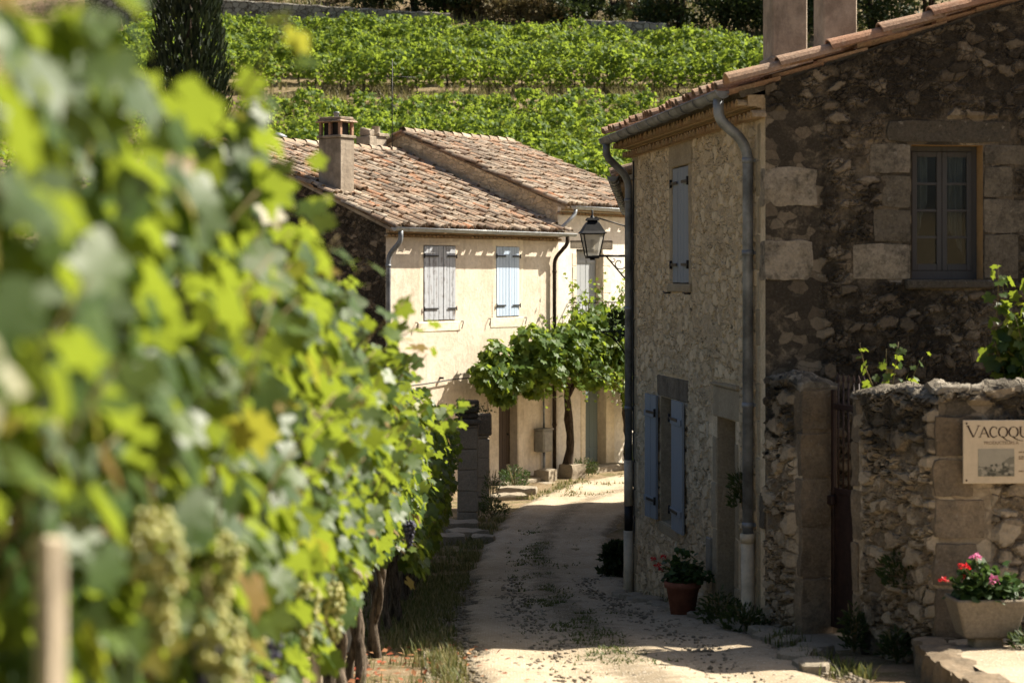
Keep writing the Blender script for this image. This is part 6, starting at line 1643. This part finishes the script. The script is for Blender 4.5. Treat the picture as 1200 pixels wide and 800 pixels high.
young_vine(4.15, 16.1, zz, [((random.uniform(-.05,.55),random.uniform(-.2,.2),1.0+random.random()*.7),(random.uniform(-.3,.2),random.uniform(-.2,.1),1),random.uniform(.9,1.3),.25) for k in range(22)] + [((-.2,0,2.2),(-.18,-.05,1),.95,.05),((-.1,0,2.2),(-.1,-.05,1),.85,.1),((-.1,0,1.7),(-.25,-.05,1),.9,.2)], 'sunlit vine shoots rising behind the sign wall at the right edge', .19, mass=[((.05,0,2.45),(.34,.3,.34),110),((.30,0,2.85),(.34,.3,.38),110),((.1,.1,1.8),(.5,.4,.5),120)])
zz = gzf(3.1, 16.75)
young_vine(3.15, 16.75, zz, [((-.03,0,1.85),(-.15,0,1),.75,.3),((.05,0,1.85),(.2,0,1),.62,.6),((.02,0,1.8),(.02,-.1,1),.7,.5),((.0,0,1.8),(.1,.1,1),.75,.5)], 'small yellow green vine shoot peeping over the yard wall', .13)
def weed_clump(x, y, w, h, label, mat='weed', n=300, z=None, group=None, ls=.055):
    zz = gzf(x, y) if z is None else z; n = max(n, int(1900*w)); o_mb = MB(); a = rng.random(n)*6.28; q = np.sqrt(rng.random(n))*w; zt = h*rng.random(n)**.8*(1-.4*q/w)
    pos = np.stack([q*np.cos(a), q*np.sin(a), zt], 1); d = np.stack([np.cos(a), np.sin(a), np.full(n,.8)], 1)
    scatter(o_mb, SPRIG, pos, unit(d+rng.normal(size=(n,3))*.5), unit(rand_dir(n)+np.array([0,0,.6])), rng.uniform(.6,1.5,n)*ls, rng.random(n))
    for k in range(9): b = random.random()*6.28; o_mb.tube([(0,0,-.02),(w*.3*math.cos(b),w*.3*math.sin(b),h*.5),(w*.6*math.cos(b),w*.6*math.sin(b),h*.95)], [.006,.005,.002], 4, 1)
    o = o_mb.build('weed_clump', [M[mat], M['cane']], None, (x, y, zz)); tag(o, label, 'weeds', group); return o
def yw(x, y): return (yard.location[0]+math.cos(ya)*x-math.sin(ya)*y, yard.location[1]+math.sin(ya)*x+math.cos(ya)*y)
shrub(1.42, 26.3, .28, .62, D, 'dark bush at the lane edge just past the far downpipe', 'bush', 1300, 'bush', .09)
weed_clump(*yw(1.80,-.12), .09, .40, 'tall dark weed at the wall right of the gate threshold')
weed_clump(*yw(2.45,-.12), .12, .24, 'wide weed clump at the foot of the wall near the corner block')
weed_clump(*yw(2.38,-.02), .17, .30, 'fern like tuft growing from the wall face right of the gate', z=gzf(*yw(2.38,0))+.55)
weed_clump(*sh(-.25,.7), .2, .34, 'weeds between the stone house doorstep and the cream pipe')
weed_clump(*sh(-.2,-.05), .22, .26, 'low weeds in front of the cream pipe foot')
weed_clump(*sh(-.05,.62), .13, .4, 'thin creeper on the wall beside the stone house door', z=-2.15, ls=.06)
weed_clump(3.78, 14.5, .16, .12, 'weeds around the foot of the stone planter', z=tz(3.62,14.45))
weed_clump(*ow(3.0,-.9), .3, .5, 'green weed clump beside the steps of the ochre house door', 'pot_leaf')
weed_clump(*ow(6.1,-.5), .32, .4, 'weed clump against the stone block of the vine trunk')
weed_clump(-.38, 36.2, .16, .8, 'tall weeds growing up the thin pale pillar')
weed_clump(-.35, 35.2, .3, .35, 'weeds at the lane edge beside the gate pillar')
# flat stones along the right edge of the lane
k = 0
for y in np.arange(14.6, 24.2, .42):
    xr = float(np.interp(y, LNa[:9,3], LNa[:9,2])); x = xr + random.uniform(-.12,.22)
    hx_lim = 2.29 - .134*(y-18)/.991 if y > 18 else 2.29+.3667*(18-y)
    x = min(x, hx_lim-.22)
    z = gzf(x, y)
    o = empty('flat_stone', (x, y, z), random.uniform(0,3)); mb = MB()
    w, d = random.uniform(.12,.26), random.uniform(.10,.2); n = 9; ang = np.linspace(0,2*math.pi,n+1)[:-1]; rr = rng.uniform(.75,1.15,n); h = random.uniform(.03,.08)
    lo = [(w*a_*math.cos(t), d*a_*math.sin(t), -.06) for a_, t in zip(rr, ang)]; hi = [(w*.92*a_*math.cos(t), d*.92*a_*math.sin(t), h+random.uniform(-.01,.01)) for a_, t in zip(rr, ang)]; top = [(w*.7*a_*math.cos(t), d*.7*a_*math.sin(t), h+.012) for a_, t in zip(rr, ang)]
    mb.block(lo+hi+top, [(i, (i+1) % n, n+(i+1) % n, n+i) for i in range(n)] + [(n+i, n+(i+1) % n, 2*n+(i+1) % n, 2*n+i) for i in range(n)], 0, .5+.5*random.random()); mb.poly(top, 0, .7)
    mb.build('stone', M['slab'], o); tag(o, 'flat limestone slab in the broken edging along the right side of the lane', 'stone', 'flat stones along the lane edge'); k += 1

# ------------------------------------------------------------------ grass, weeds and pebbles nobody could count
def blades(mb, X, Y, hmin, hmax, lean=.5, rn=(0,1), w=.006, per=5):
    n = len(X)
    for k in range(per):
        x = X + rng.normal(size=n)*.03; y = Y + rng.normal(size=n)*.03; z = gz(x, y)
        h = rng.uniform(hmin, hmax, n); a = rng.random(n)*6.283; l = rng.uniform(.1, lean, n)*h
        d = np.stack([np.cos(a), np.sin(a), np.zeros(n)], 1); s = np.stack([-np.sin(a), np.cos(a), np.zeros(n)], 1)
        b = np.stack([x, y, z-.01], 1); ww = w*rng.uniform(.7,1.5,n)[:, None]
        p = [b-s*ww, b+s*ww, b+d*l[:,None]*.35+np.array([0,0,1])*(h*.6)[:,None]+s*ww*.8, b+d*l[:,None]*.35+np.array([0,0,1])*(h*.6)[:,None]-s*ww*.8, b+d*l[:,None]+np.array([0,0,1])*h[:,None]]
        V = np.stack(p, 1).reshape(-1, 3); i = np.arange(n)*5; r = rng.uniform(*rn, n)
        n0 = mb.n
        mb.block(V, np.stack([i,i+1,i+2,i+3],1), 0, r, True); mb.f.append((np.stack([i+3,i+2,i+4],1)+n0, 0, r, True))
def clumped(n, xf, ya_, yb_, sc, th_, ax_s=1.0):
    out = []
    while len(out) < n:
        y = random.uniform(ya_, yb_); x = xf(y)
        if mnoise.noise(Vector((x*sc*ax_s, y*sc, 4))) > th_: out.append((x, y))
    a = np.array(out); return a[:, 0], a[:, 1]
le = lambda y: float(np.interp(y, LNa[:, 1], LNa[:, 0])); re_ = lambda y: float(np.interp(y, LNa[:, 3], LNa[:, 2]))
mb = MB()
blades(mb, *clumped(1500, lambda y: le(y)-abs(random.gauss(.05,.35)), 16, 35, 1.4, -.15), .03, .12, .9, (.1,1), .006)
blades(mb, *clumped(260, lambda y: le(y)-abs(random.gauss(.0,.3)), 13.0, 16.8, 1.6, .0), .04, .15, .7, (.2,1), .004)
blades(mb, *clumped(900, lambda y: random.uniform(-3.6,-.9), 17, 33, 1.0, -.1), .04, .14, .8, (.2,1), .007)
blades(mb, *clumped(260, lambda y: re_(y)-random.uniform(-.25,.08), 14.2, 25, 1.4, -.15), .04, .14, .8, (0,.7), .006)
mid_x = lambda y: le(y)*.54+re_(y)*.46
blades(mb, *clumped(620, lambda y: mid_x(y)+random.gauss(0,.16), 14.6, 33, .8, .05, 2.6), .02, .07, 1.5, (0,.6), .009, 8)
blades(mb, *clumped(420, lambda y: mid_x(y)+random.gauss(0,.26), 14.2, 34, 2.6, .0, 1.0), .015, .05, 1.5, (0,.8), .007, 6)
blades(mb, *clumped(260, lambda y: random.uniform(le(y), re_(y)), 14.0, 35, 3.5, .1, 1.0), .01, .04, 1.5, (.1,.9), .005, 3)
blades(mb, *clumped(200, lambda y: le(y)+random.uniform(-.3,1.4), 38.2, 43.5, 1.3, .1), .03, .1, 1.0, (.2,.9), .008)
blades(mb, *clumped(5200, lambda y: random.uniform(-20,14), 77.0, 82.8, .7, -.15), .12, .5, .8, (.55,1), .012)
blades(mb, *clumped(5200, lambda y: random.uniform(-22,18), 90, 112, .5, -.2), .15, .55, .8, (.25,.9), .022)
tag(mb.build('grass', M['grass']), 'dry and green grass along the verges, lane centre and hillside track', 'grass', kind='stuff')
mb = MB()
n = 8000; Yp = rng.uniform(12.5, 26, n); s = rng.random(n)
k_ = rng.random(n) < .55
s = np.where(k_, np.where(rng.random(n) < .5, -.1+.22*rng.random(n)**2, 1.05-.2*rng.random(n)**2), s)
Xp = np.interp(Yp, LNa[:,1], LNa[:,0])*(1-s) + np.interp(Yp, LNa[:,3], LNa[:,2])*s
for x, y in zip(Xp, Yp):
    r_ = random.choice([.006,.008,.009,.010,.012,.017])*random.uniform(.8,1.2); mb.blob((x, y, gzf(x, y)+.012+r_*.2), (r_*1.3, r_, r_*.7), 6, 4, 0, random.random(), .5)
tag(mb.build('pebbles', M['slab']), 'scattered pale pebbles on the gravel lane and verge', 'pebbles', kind='stuff')
# fallen red petals and dry leaves on the sunlit verge
mb = MB(); n = 130; X = rng.normal(-.75,.3,n); Y = rng.uniform(13.4,16.3,n)
scatter(mb, OVAL, np.stack([X, Y, gz(X,Y)+.03], 1), rand_dir(n)*np.array([1,1,.2]), np.tile([0,0,1.0],(n,1))+rng.normal(size=(n,3))*.3, rng.uniform(.04,.08,n), rng.random(n))
tag(mb.build('fallen_leaves', leafmat('fallen red leaf', [(0,(.32,.06,.03)),(.6,(.30,.16,.07)),(1,(.42,.28,.14))], (.3,.1,.04), .2, .8, .2)), 'red and brown leaves fallen on the sunlit verge under the vines', 'fallen leaves', kind='stuff')
